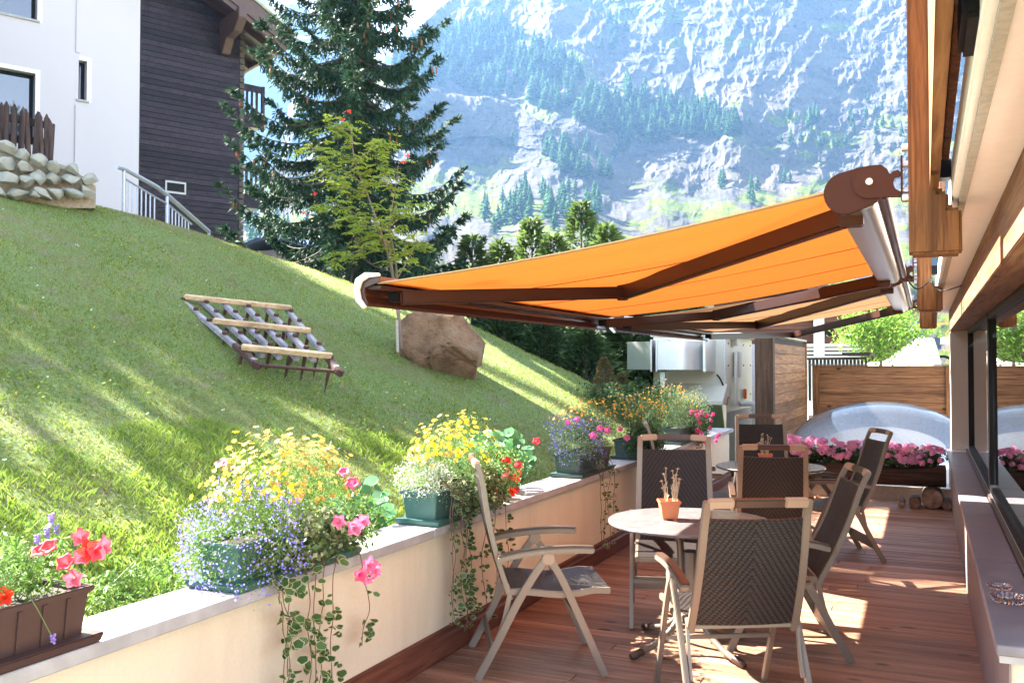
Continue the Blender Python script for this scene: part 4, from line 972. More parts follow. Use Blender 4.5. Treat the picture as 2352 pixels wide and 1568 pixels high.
def planter(y0, y1, label, mat, h=.185, x0=-2.70, x1=-2.47, ribs=False, rz=0, group='plastic planters on the wall'):
    t = thing('planter_box', ((x0 + x1) / 2, (y0 + y1) / 2, .748), label, 'planter', group)
    z0 = .749; mb = MB()
    mb.add([(x0 - .02, y0 - .02, z0), (x1 + .02, y0 - .02, z0), (x1 + .02, y1 + .02, z0), (x0 - .02, y1 + .02, z0), (x0 - .03, y0 - .03, z0 + .032), (x1 + .03, y0 - .03, z0 + .032), (x1 + .03, y1 + .03, z0 + .032), (x0 - .03, y1 + .03, z0 + .032)], [(0, 1, 2, 3), (4, 5, 6, 7), (0, 1, 5, 4), (1, 2, 6, 5), (2, 3, 7, 6), (3, 0, 4, 7)])
    mb.build('tray', mat, t, bevel=.005)
    def lay(e, z): return [(x0 + e, y0 + e, z), (x1 - e, y0 + e, z), (x1 - e, y1 - e, z), (x0 + e, y1 - e, z)]
    L_ = [lay(.022, z0 + .014), lay(.006, z0 + h - .02), lay(-.006, z0 + h - .018), lay(-.008, z0 + h), lay(.008, z0 + h), lay(.012, z0 + h - .04)]
    V = sum(L_, []); F = [(0, 1, 2, 3)] + [(i * 4 + j, i * 4 + (j + 1) % 4, i * 4 + 4 + (j + 1) % 4, i * 4 + 4 + j) for i in range(5) for j in range(4)]
    MB().add(V, F).build('box', mat, t, bevel=.004)
    MB().box((x0 + .013, y0 + .013, z0 + h - .05), (x1 - .013, y1 - .013, z0 + h - .022)).build('soil', M('potting_soil', (.04, .028, .02), .95, var=.4, scale=80, bump=1, bdist=.01), t)
    if ribs:
        mb = MB(); yy = y0 + .06
        while yy < y1 - .03: mb.beam((x1 - .018, yy, z0 + .03), (x1 - .003, yy, z0 + h - .025), .014, .006, (1, 0, 0)); yy += .085
        mb.build('ribs', mat, t)
    return t
BRNP = M('brown_plastic', (.055, .028, .024), .42, var=.08, bump=0); GRNP = M('green_plastic', (.045, .115, .098), .42, var=.06, scale=50, bump=0); GRND = M('dark_green_plastic', (.03, .06, .05), .45, bump=0)
planter(1.25, 2.16, 'dark brown ribbed planter box, the nearest one on the wall', BRNP, ribs=True)
planter(2.86, 3.66, 'green planter box holding blue lobelia and yellow bidens', GRNP)
planter(4.46, 5.26, 'green planter box behind the profile chair, with white and yellow flowers', GRNP)
planter(6.78, 7.55, 'dark green planter box holding dark violet lobelia beside the round table', GRND)
planter(8.3, 9.1, 'planter box behind the half hidden chair, full of orange bidens', GRND)
planter(10.0, 10.8, 'farthest planter box on the wall, buried under orange and pink flowers', GRND)
XM = -2.58
def cm(y, dz=.0, dx=0): return (XM + dx, y, .95 + dz)
# nearest box
t = mound('lavender_plant', 'feathery grey-green lavender leaning out of the brown planter', 'flowering plant', (XM, 1.72, 1.00), (.13, .26, .13), 5200, GREEN, (.02, .05), (.002, .005), 40)
for (px, py) in ((118, 1190), (130, 1215), (108, 1222), (122, 1466), (85, 1238)):
    p = dep(px, py, 2.5 if py < 1400 else 2.75); mb = MB()
    for k in range(9): a = k * 2.4; mb.ball((p.x + .005 * math.cos(a), p.y + .005 * math.sin(a), p.z + .003 * k - .012), .0045, 6)
    s_ = mb.build('flower', LAV, t)
    MB().tube(bez([(XM + .02, min(p.y, 2.0), .97), ((XM + p.x) / 2 + .03, (p.y + 1.9) / 2, (p.z + 1.0) / 2 + .03), p], 4), .0014, 4, False).build('stem', STEMG, t)
sp = []
for (px, py, nn) in ((185, 1232, (.6, -.6, .4)), (205, 1262, (.8, -.5, .1)), (190, 1275, (.5, -.7, .2)), (243, 1250, (.8, .3, .3)), (112, 1254, (.2, -.7, .6)), (90, 1262, (.1, -.6, .7)), (168, 1328, (.6, -.6, .1)), (8, 1368, (.6, -.6, .1)), (150, 1290, (.3, -.7, .5)), (225, 1268, (.9, -.2, -.1))):
    sp.append((dep(px, py, 2.72), nn))
petunias('coral pink petunia rising at the far end of the brown planter', (XM + .01, 2.02, 1.02), (.10, .13, .12), 420, sp, P_RED)
# second box
lobelia('blue lobelia mound spilling over the near end of the green planter', cm(3.00, -.04, -.01), (.23, .27, .23), 9500, 1100)
bidens('bidens_plant', 'tall yellow bidens filling the nearer green planter', cm(3.38, .10, -.02), (.20, .40, .25), 10000, 430, P_YEL, YEL)
t = mound('variegated_plectranthus', 'cream-edged leaves bulging over the edge of the nearer green planter', 'trailing plant', (XM + .13, 3.30, .90), (.10, .36, .13), 900, VARIE, (.025, .045), (.016, .028), 10)
sp = [(dep(px, py, d_), nn) for px, py, d_, nn in ((510, 1062, 3.9, (0, -.5, .8)), (790, 1082, 3.95, (.2, -.5, .8)), (810, 1108, 3.95, (.3, -.6, .6)), (778, 1197, 3.75, (.6, -.7, .2)), (815, 1210, 3.75, (.7, -.6, .2)), (835, 1195, 3.8, (.7, -.5, .3)), (828, 1320, 3.72, (.7, -.7, 0)), (850, 1296, 3.78, (.8, -.5, .2)), (862, 1310, 3.8, (.9, -.3, 0)), (845, 1332, 3.78, (.5, -.5, -.5)))]
petunias('pink petunia trailing off the far end of the nearer green planter', (XM + .13, 3.66, .90), (.09, .14, .16), 420, sp, P_PNK)
vines('variegated stems hanging from the nearer green planter almost to the deck', [3.0, 3.07, 3.13, 3.2, 3.27, 3.33, 3.42, 3.6], -2.445, .80, .16, 5, .85, 1.45)
# third box
t = mound('alyssum_plant', 'white alyssum frothing over the near end of the second green planter', 'flowering plant', cm(4.60, .02, -.03), (.16, .18, .15), 3800, GREY, (.008, .018), (.003, .006), 10)
P, N = skin(500, cm(4.60, .02, -.03), (.16, .18, .15), -.4, CAMF); V, F = leaves(np.array(P), rng.uniform(.008, .013, 500), .009, up=CAMF, spread=.6); T(npmesh('flowers', V, F, WHT, t), kind='stuff')
bidens('bidens_plant', 'yellow bidens mound in the second green planter behind the profile chair', cm(4.92, .12, -.02), (.20, .42, .20), 8000, 270, P_YEL, YEL)
sp = []
for k in range(16):
    y_ = random.uniform(5.05, 5.5); sp.append(((XM + .14 + random.uniform(-.03, .08), y_, random.uniform(.80, 1.12)), (.7 + random.uniform(-.2, .2), -.6, .3)))
petunias('coral petunia hanging over the deck side of the second green planter', (XM + .14, 5.22, .96), (.11, .26, .17), 900, sp, P_RED)
vines('variegated stems hanging behind the profile chair down to the skirting', [4.52, 4.56, 4.6, 4.64, 4.7, 4.76, 4.95, 5.05, 5.2], -2.445, .93, .10, 9, 1.2, 1.2)
mound('variegated_plectranthus', 'cream-edged leaves over the edge of the second green planter', 'trailing plant', (XM + .14, 5.0, .90), (.09, .34, .14), 900, VARIE, (.022, .04), (.015, .026), 10)
# fourth to sixth boxes
lobelia('dark violet lobelia mound in the dark green planter', cm(6.95, .06), (.22, .34, .21), 6500, 900, PUR)
mound('dry_lobelia', 'brownish drying foliage below the dark violet lobelia', 'flowering plant', cm(7.2, -.02, .10), (.13, .28, .14), 3000, BROWNL, (.008, .018), (.003, .006), 8)
bidens('bidens_plant', 'orange bidens above the dark violet lobelia', cm(7.5, .20, -.05), (.20, .52, .16), 6000, 110, P_ORG, ORG)
sp = [(dep(px, py, d_), (.3, -.8, .4)) for px, py, d_ in ((1325, 962, 7.4), (1305, 970, 7.4), (1378, 983, 7.5), (1395, 988, 7.5), (1425, 985, 7.9), (1440, 1005, 7.9), (1362, 1000, 7.3))]
petunias('magenta petunia scattered above the dark violet lobelia', cm(7.35, .16), (.16, .3, .12), 300, sp, P_MAG, DKGREEN)
vines('variegated stems hanging beside the chair behind the near table', [7.05, 7.15, 7.3, 7.42], -2.445, .80, .12, 14, .9)
bidens('bidens_plant', 'orange bidens in the planter behind the half hidden chair', cm(8.75, .16, -.02), (.24, .62, .22), 9000, 130, P_ORG, ORG)
mound('ivy_geranium', 'dark trailing foliage below the orange bidens behind the half hidden chair', 'trailing plant', cm(8.6, -.05, .12), (.14, .5, .18), 3000, DKGREEN, (.02, .035), (.012, .024), 8)
bidens('bidens_plant', 'orange bidens in the farthest planter on the wall', cm(10.2, .20, -.05), (.26, .6, .22), 8000, 100, P_ORG, ORG)
mound('helichrysum_plant', 'grey-green bushy foliage at the far end of the farthest planter', 'plant', cm(10.6, .12, .05), (.24, .42, .26), 6500, leafmat('grey_green', [(.05, .09, .04), (.09, .14, .07), (.16, .21, .11)], .6, .3), (.012, .026), (.007, .014), 20)
sp = []
for k in range(20): sp.append(((XM + .22 + random.uniform(-.05, .1), random.uniform(10.2, 11.1), random.uniform(.72, 1.2)), (.5, -.8, .2)))
petunias('magenta petunia cascading from the farthest planter towards the deck', (XM + .16, 10.7, .92), (.13, .4, .22), 1500, sp, P_MAG, DKGREEN)
vines('thin variegated stems hanging from the farthest planter', [10.6, 10.8, 11.0], -2.445, .85, .15, 33, .8)
# ---- nasturtiums rooted in the lawn behind the wall
def nasturtium(label, c, r, n, flow=None):
    t = thing('nasturtium_plant', c, label, 'plant', 'nasturtiums behind the wall'); P = blob(n, c, r, .3); Ls = rng.uniform(.03, .055, n)
    A, B, N = frames(n, (.3, -.5, .8), .35); o = []
    for j in range(9): a = 2 * math.pi * j / 9; o.append(P + A * (Ls * math.cos(a))[:, None] + B * (Ls * math.sin(a))[:, None] - N * (Ls * (.12 if j % 2 else .05))[:, None])
    V = np.stack(o, 1).reshape(-1, 3); npmesh('foliage', V, np.arange(9 * n).reshape(-1, 9), NAST, t)
    mb = MB()
    for p in P[::3]: mb.tube([(p[0] * .6 + c[0] * .4, p[1] * .6 + c[1] * .4, c[2] - r[2]), tuple(p)], .0018, 4, False)
    mb.build('stems', STEMG, t)
    for p in flow or []: put(P_ORG if False else P_RED, t, p, (.3, -.8, .5))
nasturtium('round green nasturtium leaves between the two green planters', (-2.92, 4.35, .78), (.14, .35, .22), 90)
nasturtium('tall nasturtium with an orange bloom between the green and the dark green planters', (-2.72, 5.75, .98), (.22, .50, .22), 230, [dep(1232, 1013, 6.0)])
mound('border_weeds', 'bushy green weeds growing at the wall foot before the green planter', 'plant', (-2.95, 4.25, .72), (.14, .5, .16), 2600, GREEN, (.02, .04), (.008, .016), 8)
mound('border_weeds', 'loose leafy weeds against the wall between the near and the green planter', 'plant', (-2.95, 2.7, .70), (.16, .6, .16), 3000, GREEN, (.015, .04), (.006, .014), 8)
mound('tall_meadow_weeds', 'tall pale flowering weeds rising behind the nearest planter', 'plant', (-3.1, 1.9, .88), (.26, .5, .34), 2600, GREY, (.015, .04), (.004, .01), 30)
# ---- geraniums in the log
pet = MB()
for k in range(26):
    d = rng.normal(size=3); d /= np.linalg.norm(d); d[2] = abs(d[2]) * .9; r_ = .030
    c_ = Vector(d) * r_; N_ = Vector(d); A_ = N_.orthogonal().normalized(); B_ = N_.cross(A_); q = .0135
    for s_ in range(3):
        a = s_ * 2.1 + k; u_ = A_ * math.cos(a) + B_ * math.sin(a); w_ = N_.cross(u_); pet.add([c_, c_ + u_ * q * .7 + w_ * q * .6 + N_ * .004, c_ + u_ * q * 1.3, c_ + u_ * q * .7 - w_ * q * .6 + N_ * .004], [(0, 1, 2, 3)])
P_GER = proto(pet, 'bloom', GPK)
gl_ = [(-1.62, 'leftmost pink geranium in the log planter, beside the wooden screen'), (-1.30, 'second pink geranium from the left in the log planter'), (-.98, 'middle pink geranium in the log planter, left of the sideways chair'), (-.62, 'pink geranium in the log planter behind the sideways chair'), (-.30, 'second pink geranium from the right in the log planter'), (-.02, 'rightmost pink geranium in the log planter, by the hotel pillar')]
for gi, (gx_, lb) in enumerate(gl_):
    c = (gx_, 11.7, .54); t = mound('geranium_plant', lb, 'flowering plant', c, (.22, .15, .10), 900, DKGREEN, (.03, .055), (.025, .045), 8, group='pink geraniums in the log planter')
    for k in range(34):
        p = (gx_ + random.uniform(-.2, .2), 11.7 + random.uniform(-.16, .1), .665 + random.uniform(-.06, .10) - .03 * gi / 2)
        if random.random() < .25: p = (p[0], 11.54, .54 + random.uniform(-.03, .05))
        b_ = put(P_GER, t, p, (random.uniform(-.3, .3), -.6, .8), 'bloom', random.uniform(.9, 1.3))
# ================================================================ ON AND BEHIND THE HILL
def leafcloud(parent, name, pts, L, W, mat, up=None, spread=1.):
    V, F = leaves(pts, L, W, up=up, spread=spread); return npmesh(name, V, F, mat, parent)
# ---- chalet
e_ = Vector((.428, .903, 0)).normalized(); n_ = Vector((e_.y, -e_.x, 0)); P0 = dep(548, 500, 29.5); P0.z = 0
def cs(s, nn, z): return P0 - e_ * s + n_ * nn + Vector((0, 0, z))
def sz_(x, y, off=0.):                     # picture point on the facade plane -> (distance from the far corner, height)
    p = onpl(x, y, P0 + n_ * off, n_); return (P0 - p).dot(e_), p.z
ch = thing('chalet', tuple(P0), 'tall chalet above the lawn, half white render and half dark stained timber', 'building')
WREND = M('white_render', (.53, .47, .495), .85, var=.03, scale=40, bump=.25)
DWOOD = wood('dark_stained_boards', (.010, .007, .010), (.050, .034, .048), 'x', .5, 2.2, .6, False, .5)
for m_ in (DWOOD,):
    for nd in m_.node_tree.nodes:
        if nd.type == 'MAPPING': nd.inputs['Rotation'].default_value[2] = -math.atan2(e_.y, e_.x); nd.vector_type = 'POINT'
s1, _z = sz_(320, 200); zg = 2.0; zt = sz_(548, 0)[1] + 2.5
def fbox(mb, s0, s1_, n0, n1, z0, z1):
    v = [cs(s, q, z) for z in (z0, z1) for s, q in ((s0, n0), (s1_, n0), (s1_, n1), (s0, n1))]
    return mb.add(v, [(0, 3, 2, 1), (4, 5, 6, 7), (0, 1, 5, 4), (1, 2, 6, 5), (2, 3, 7, 6), (3, 0, 4, 7)])
zr = lambda s: sz_(534, 60)[1] + .15 + .62 * s
fz = sz_(534, 60)[1] + .25
mb = MB(); z = zg
while z < fz + 4.5:
    smin = 0 if z < fz - .2 else (z - fz + .2) / .62
    if smin < s1 - .05: fbox(mb, smin, s1 - .003, -.12, 0, z, z + .165)
    z += .17
mb.build('timber_wall', DWOOD, ch, bevel=.008, seg=1)
swin = [(-30, -60, 86, 48), (-30, 170, 80, 330), (180, 142, 199, 232)]
rects = []
for (xa, ya, xb, yb) in swin:
    sb, zb_ = sz_(xb, (ya + yb) / 2); sa, _ = sz_(xa, (ya + yb) / 2); _, z1_ = sz_(xb, ya); _, z0_ = sz_(xb, yb); rects.append([min(sa, 24) if xa < 0 else sa, sb, z0_, z1_])
sc = sz_(180, 300)[0]
# white wall with openings: columns of boxes between windows
cuts = sorted(set([s1, 24.0] + [r_[0] for r_ in rects] + [r_[1] for r_ in rects]))
mb = MB()
for a, b2 in zip(cuts[:-1], cuts[1:]):
    if b2 - a < .01: continue
    mid = (a + b2) / 2; hs = sorted([(r_[2], r_[3]) for r_ in rects if r_[1] - .001 <= mid <= r_[0] + .001]); z = zg
    for (q0, q1) in hs: fbox(mb, a, b2, -.35, .02, z, q0); z = q1
    fbox(mb, a, b2, -.35, .02, z, fz + 1.2)
mb.build('white_wall', WREND, ch)
g = MB(); fbox(g, sc - .02, sc + .10, .021, .05, zg, rects[2][2] - .2); fbox(g, sc - .02, sc + .10, .021, .05, rects[2][3] + .2, fz + 1.2); g.build('wall_corner', WREND, ch)
WGL, nt, n, l, b = newmat('chalet_glass'); b.inputs['Base Color'].default_value = (.02, .03, .05, 1); b.inputs['Roughness'].default_value = .03; b.inputs['IOR'].default_value = 2.2
for r_ in rects:
    fr = MB(); a1, a0, z0, z1 = r_; w_ = .09
    fbox(fr, a0, a0 + w_, -.30, -.22, z0, z1); fbox(fr, a1 - w_, a1, -.30, -.22, z0, z1); fbox(fr, a0 + w_, a1 - w_, -.299, -.221, z0, z0 + w_); fbox(fr, a0 + w_, a1 - w_, -.299, -.221, z1 - w_, z1)
    f = fr.build('window', BLACK, ch); g = MB(); fbox(g, a0 + w_, a1 - w_, -.27, -.26, z0 + w_, z1 - w_); g.build('pane', WGL, f)
    s_ = MB(); fbox(s_, a0 - .06, a1 + .06, -.3, .07, z0 - .06, z0 - .001); s_.build('sill', STONE, f)
    t_ = MB(); fbox(t_, a0 - .12, a0 - .001, .021, .03, z0 - .06, z1 + .12); fbox(t_, a0, a1, .0211, .0301, z1 + .001, z1 + .12); t_.build('surround', M('bright_surround', (.8, .8, .82), .8, bump=0), f)
# side of the chalet, corner posts, roof
g = MB(); fbox(g, .02, 24, -9, -.36, zg, fz + 1); g.build('side_wall', DWOOD, ch)
g = MB(); z = zg
while z < fz: 
    fbox(g, -.16, -.002, -.40, .02, z, z + .16); z += .20
g.build('log_ends', M('log_end_wood', (.06, .035, .025), .7, var=.3, scale=10), ch)
ve = sz_(674, 76, 1.3); v2 = sz_(584, 2, 1.3); sl = (v2[1] - ve[1]) / (v2[0] - ve[0])
def roofslab(mb, n0, n1, dz0, dz1, se=0., s2=8.5):
    s0 = ve[0] + se; v = []
    for nn in (n0, n1):
        for s, dz in ((s0, dz0), (s2, dz0), (s2, dz1), (s0, dz1)): v.append(cs(s, nn, ve[1] + sl * (s - ve[0]) + dz))
    mb.add(v, [(0, 1, 2, 3), (7, 6, 5, 4), (0, 4, 5, 1), (1, 5, 6, 2), (2, 6, 7, 3), (3, 7, 4, 0)]); return mb
RW = M('roof_timber', (.075, .032, .022), .5, var=.2, scale=8)
rf = roofslab(MB(), -10, 1.3, -.28, -.02).build('roof', RW, ch)
roofslab(MB(), -10, 1.36, -.018, .07, -.1).build('stone_tiles', M('stone_tiles', (.30, .29, .20), .9, var=.4, scale=6, bump=1, bdist=.05), rf)
roofslab(MB(), 1.302, 1.36, -.62, -.10).build('verge_board', RW, rf); roofslab(MB(), 1.18, 1.299, -.80, -.285, .25).build('verge_board', RW, rf)
for nn in (.9, .1, -.9, -1.9, -2.9): roofslab(MB(), nn - .09, nn + .09, -.50, -.282, .1).build('rafter', RW, rf)
pb = MB(); a, zb2 = sz_(560, 70, .6); 
pb.prism([(0, 0), (1.5, 0), (1.5, -.30), (1.15, -.62), (.55, -.70), (.25, -1.1), (0, -1.1)], lambda q, z, c: cs(.55 + c, q - .02, zr(.6) - .45 + z), -.14, .14); pb.build('purlin_bracket', RW, ch, bevel=.02)
MB().tube([cs(ve[0] + .02, 1.35, ve[1] - .35), cs(ve[0] + .02, -9, ve[1] - .35)], .09, 10).build('gutter', M('copper_gutter', (.12, .06, .045), .4, .6), ch)
for (ya, yb) in ((196, 292), (380, 478)):
    _, za = sz_(556, ya, -.6); _, zb3 = sz_(556, yb, -.6)
    d_ = sz_(556, ya, -.6)[0]; sA, sB = -.02, -.95; bal = MB(); fbox(bal, sB, sA - .17, -3.6, -.45, zb3 - .0, zb3 + .14); B_ = bal.build('balcony', M('balcony_slab', (.5, .48, .42), .8), ch)
    r_ = MB(); fbox(r_, sB - .05, sA - .18, -.44, -.38, zb3, zb3 + .45); fbox(r_, sB - .05, sA - .18, -.44, -.36, za - .22, za); fbox(r_, sB - .1, sB, -.47, -.36, zb3 - .1, za + .02); r_.build('railing', DWOOD, B_)
    r_ = MB()
    for k in range(4): fbox(r_, sB + .13 + k * .17, sB + .21 + k * .17, -.42, -.39, zb3 + .45, za - .22)
    r_.build('balusters', DWOOD, B_)
vs, vz = sz_(403, 431); g = MB(); fbox(g, vs - .32, vs + .32, .001, .03, vz - .19, vz + .19); vf = g.build('vent', M('vent_frame', (.45, .42, .42), .5, bump=0), ch)
g = MB(); fbox(g, vs - .27, vs + .27, .031, .036, vz - .13, vz + .13); g.build('grille', BLACK, vf)
# ---- handrail
hr = thing('handrail', tuple(dep(300, 450, 13.5)), 'grey tubular metal handrail descending beside the chalet', 'railing')
GM = M('galvanised_rail', (.42, .43, .48), .4, .5, bump=0)
top = [dep(268, 383, 13.0), dep(285, 388, 13.2), dep(358, 428, 14.0), dep(384, 448, 14.3), dep(440, 497, 15.3), dep(480, 532, 16)]
MB().tube(top, .034, 10).build('rail', GM, hr, smooth='auto')
low = [dep(283, 408, 13.2), dep(360, 455, 14.0), dep(384, 468, 14.3), dep(440, 515, 15.3)]
MB().tube(low, .016, 8).build('lower_rail', GM, hr, smooth='auto')
for i in (1, 3, 5): MB().tube([top[i], top[i] - Vector((0, 0, 1.1))], .026, 8).build('post', GM, hr)
for k in range(15):
    t_ = k / 15; a = low[0].lerp(low[1], t_ * 2) if t_ < .5 else low[2].lerp(low[3], t_ * 2 - 1); MB().tube([a, a - Vector((0, 0, .9))], .012, 6).build('baluster', GM, hr)
# ---- dry stone wall and picket fence
sw = thing('dry_stone_wall', tuple(dep(100, 400, 10.8)), 'rough grey dry stone retaining wall at the top of the lawn', 'wall')
SM = M('field_stone', (.30, .30, .25), .9, var=.35, scale=7, bump=1, bdist=.03)
SM.node_tree.nodes['Principled BSDF'].inputs['Specular IOR Level'].default_value = .2
topl = lambda x: np.interp(x, [-120, 0, 60, 115, 150, 200, 240, 300], [318, 328, 350, 366, 372, 405, 436, 460]); botl = lambda x: np.interp(x, [-120, 0, 150, 240, 300], [458, 458, 458, 458, 478])
dq = lambda x: 10.35 + .004 * max(0, x)
core = MB(); xs_ = list(range(-120, 230, 20))
for a, b2 in zip(xs_[:-1], xs_[1:]):
    v = []
    for x in (a, b2):
        for y_, dd in ((float(botl(x)) + 20, .12), (float(topl(x)) + 7, .12), (float(topl(x)) + 7, .9), (float(botl(x)) + 20, .9)): v.append(dep(x, y_, dq(x) + dd))
    core.add(v, [(0, 1, 2, 3), (7, 6, 5, 4), (0, 4, 5, 1), (1, 5, 6, 2), (2, 6, 7, 3), (3, 7, 4, 0)])
core.build('mortar_core', M('earth_mortar', (.32, .26, .17), .95, var=.3, scale=20, bump=1, bdist=.02), sw)
def stone(c, r, seed):
    bm = bmesh.new(); bmesh.ops.create_icosphere(bm, subdivisions=3, radius=1); rnd = random.Random(seed); pl_ = []
    for k in range(11): d = Vector((rnd.gauss(0, 1), rnd.gauss(0, 1), rnd.gauss(0, 1))).normalized(); pl_.append((d, rnd.uniform(.5, .78)))
    for v in bm.verts:
        for d, h in pl_:
            q = v.co.dot(d)
            if q > h: v.co -= d * (q - h) * 1.0
        k = 1 + .05 * float(fbm(np.array([v.co.x * 3 + seed]), np.array([v.co.y * 3 + v.co.z * 2]), 3, 3)[0]); v.co = Vector((v.co.x * r[0], v.co.y * r[1], v.co.z * r[2])) * k + Vector(c)
    me = bpy.data.meshes.new('stone'); bm.to_mesh(me); bm.free(); me.materials.append(SM); return me
row = 0; y_ = 0; si = 0
for row in range(4):
    x = -110 + random.uniform(0, 20)
    while x < 225:
        hgt_ = float(botl(x) - topl(x)); rows = max(1, round(hgt_ / 30)); wpx = random.uniform(30, 48)
        if row < rows:
            hh = hgt_ / rows; yc = float(topl(x)) + hh * (row + .5) + random.uniform(-3, 3); d_ = dq(x) + random.uniform(-.02, .06); p = dep(x + wpx / 2, yc, d_); k = d_ / FPX
            me = stone((0, 0, 0), (wpx * .54 * k, .17, hh * .56 * k), si); o = link('stone', me); o.parent = sw; o.location = p - wloc(sw); o.rotation_euler = (random.uniform(-.15, .15), random.uniform(-.2, .2), YAW + random.uniform(-.15, .15)); si += 1
        x += wpx * 1.02
pf = thing('picket_fence', tuple(dep(50, 340, 11.2)), 'rustic dark pointed picket fence standing on the stone wall', 'fence')
PKM = wood('weathered_picket', (.028, .020, .020), (.10, .065, .055), 'z', .8, 6, .7)
for x, yt in ((-60, 215), (-42, 222), (-22, 228), (-4, 234), (12, 232), (30, 238), (47, 245), (65, 250), (80, 255), (95, 258), (108, 262), (116, 272)):
    d_ = 11.2 + .004 * max(0, x); yb_ = float(topl(x)) + 14; lean = random.uniform(-.02, .03); a = dep(x, yb_, d_); c_ = dep(x, yt, d_) + Vector((lean, lean, 0)); u = (c_ - a)
    MB().tube([a, a + u * .9, c_], [.036, .033, .006], 8).build('picket', PKM, pf)
for yo, q0, q1 in ((36, -.02, 0), (90, 0, 0)):
    MB().beam(dep(-80, 215 + yo, 11.27), dep(117, 264 + yo * .72, 11.7), .05, .09).build('rail', PKM, pf, bevel=.006)
MB().tube([dep(118, 285, 11.75), dep(113, 372, 11.75)], .045, 10).build('end_post', PKM, pf)
# ---- harrow
def hp(x, y, lift=0):           # point above the lawn
    for d in np.linspace(4, 13, 900):
        p = dep(x, y, float(d))
        if p.z - lift < float(lawn_z(p.x, p.y)): break
    return p
hw = thing('wooden_harrow', tuple(hp(600, 780)), 'old wooden spike harrow with rusty iron teeth resting on the grass slope', 'harrow')
HG = wood('grey_harrow_beam', (.22, .19, .20), (.42, .37, .38), 'x', .75, 3, .4, False, .2); HT = wood('tan_crossbar', (.42, .27, .14), (.72, .52, .31), 'x', .7, 3, .4, False, .15)
RUST = M('rusty_iron', (.09, .04, .028), .75, .3, var=.4, scale=60, bump=.6)
A0 = dep(407, 682, 9.15); B0 = dep(585, 832, 7.45); C0 = dep(655, 706, 9.3); D0 = dep(775, 848, 7.55)   # left beam top/bottom, right beam top/bottom
hn_ = (B0 - A0).cross(C0 - A0).normalized()
if hn_.z < 0: hn_ = -hn_
for k in range(6):
    t_ = k / 5; a = A0.lerp(C0, t_); c_ = B0.lerp(D0, t_)
    if 0 < k < 5: c_ = a.lerp(c_, .90)
    MB().beam(a, c_, .046, .046, hn_).build('beam', HG, hw, bevel=.006)
    for q in (.10, .28, .46, .66, .86):
        p = a.lerp(c_, q + (.03 if k % 2 else 0)); MB().tube([p + hn_ * .052, p + hn_ * .028], [.022, .026], 6).build('tooth_nut', RUST, hw)
        MB().tube([p - hn_ * .02, p - Vector((.03, 0, .14)), p - Vector((.06, .0, .27))], [.017, .015, .004], 6).build('tooth', RUST, hw)
for q, qa, qb in ((.09, 0, 0), (.50, 0, 0), (.885, .12, 0)):
    a = A0.lerp(B0, q); c_ = C0.lerp(D0, q); a2 = a.lerp(c_, .04 if q < .8 else .0); MB().beam(a2 - (c_ - a) * .03 + hn_ * .055, c_ + (c_ - a) * .02 + hn_ * .045, .068, .042, hn_).build('crossbar', HT, hw, bevel=.006)
MB().tube([B0 - hn_ * .02, D0 - hn_ * .02], .014, 8).build('iron_rod', RUST, hw)
for a, c_ in ((A0, B0), (C0, D0)):
    u = (c_ - a).normalized(); MB().sweep(bez([a.lerp(c_, .78), a.lerp(c_, .92), c_ - hn_ * .01, c_ + u * .03 - hn_ * .03 + (C0 - A0).normalized() * .04], 4), .055, .055, hn_).build('iron_shoe', RUST, hw, bevel=.008)
# ---- boulder
bm = bmesh.new(); bmesh.ops.create_icosphere(bm, subdivisions=5, radius=1); rnd = random.Random(5); pl_ = []
for d, h in (((-.2, -.9, .3), .62), ((.5, -.6, .5), .7), ((.95, .0, .15), .72), ((-.7, .1, .6), .66), ((.1, .2, 1), .72), ((.5, .2, .85), .70), ((-.9, -.3, -.1), .75), ((.6, -.75, -.3), .68), ((-.4, -.5, .8), .74)): pl_.append((Vector(d).normalized(), h))
BV = []
for v in bm.verts:
    for d, h in pl_:
        q = v.co.dot(d)
        if q > h: v.co -= d * (q - h) * .93
    x, y, z = v.co; k = 1 + .06 * float(fbm(np.array([x * 2.1 + 7]), np.array([z * 2.1 + y]), 4, 3)[0])
    cr = abs(float(fbm(np.array([x * 1.1 + z * .9 + 2]), np.array([z * .9 - x * .4 + y * .3]), 2, 44)[0])); k -= .11 * max(0, 1 - cr / .05); k -= .03 * float(ridged(np.array([x * 2.5 + z * 2]), np.array([z * 2.5 - x + y]), 3, 9)[0]); v.co *= k
bme = bpy.data.meshes.new('boulder'); bm.to_mesh(bme); bm.free()
m, nt, n, l, b = newmat('boulder_rock'); t1 = noise_(nt, 2.2, 8, .65); t2 = noise_(nt, 14, 6, .7)
c = ramp_(nt, t1.outputs[0], [(.3, (.16, .085, .04)), (.5, (.42, .23, .11)), (.62, (.50, .31, .17)), (.75, (.42, .36, .28))]); cc = mix_(nt, c.outputs[0], (.13, .09, .06), ramp_(nt, t2.outputs[0], [(.55, (0, 0, 0)), (.72, (.8, .8, .8))]).outputs[0])
l.new(cc, b.inputs['Base Color']); b.inputs['Roughness'].default_value = .85; bump_(nt, b, t2.outputs[0], 1, .14); bme.materials.append(m)
o = bpy.data.objects.new('boulder', bme); col.objects.link(o); o.location = dep(1015, 782, 10.7); o.scale = (.66, .60, .50); o.rotation_euler = (R(6), R(24), R(20))
T(o, 'big tan and rust-coloured boulder sitting on the grass slope', 'boulder')
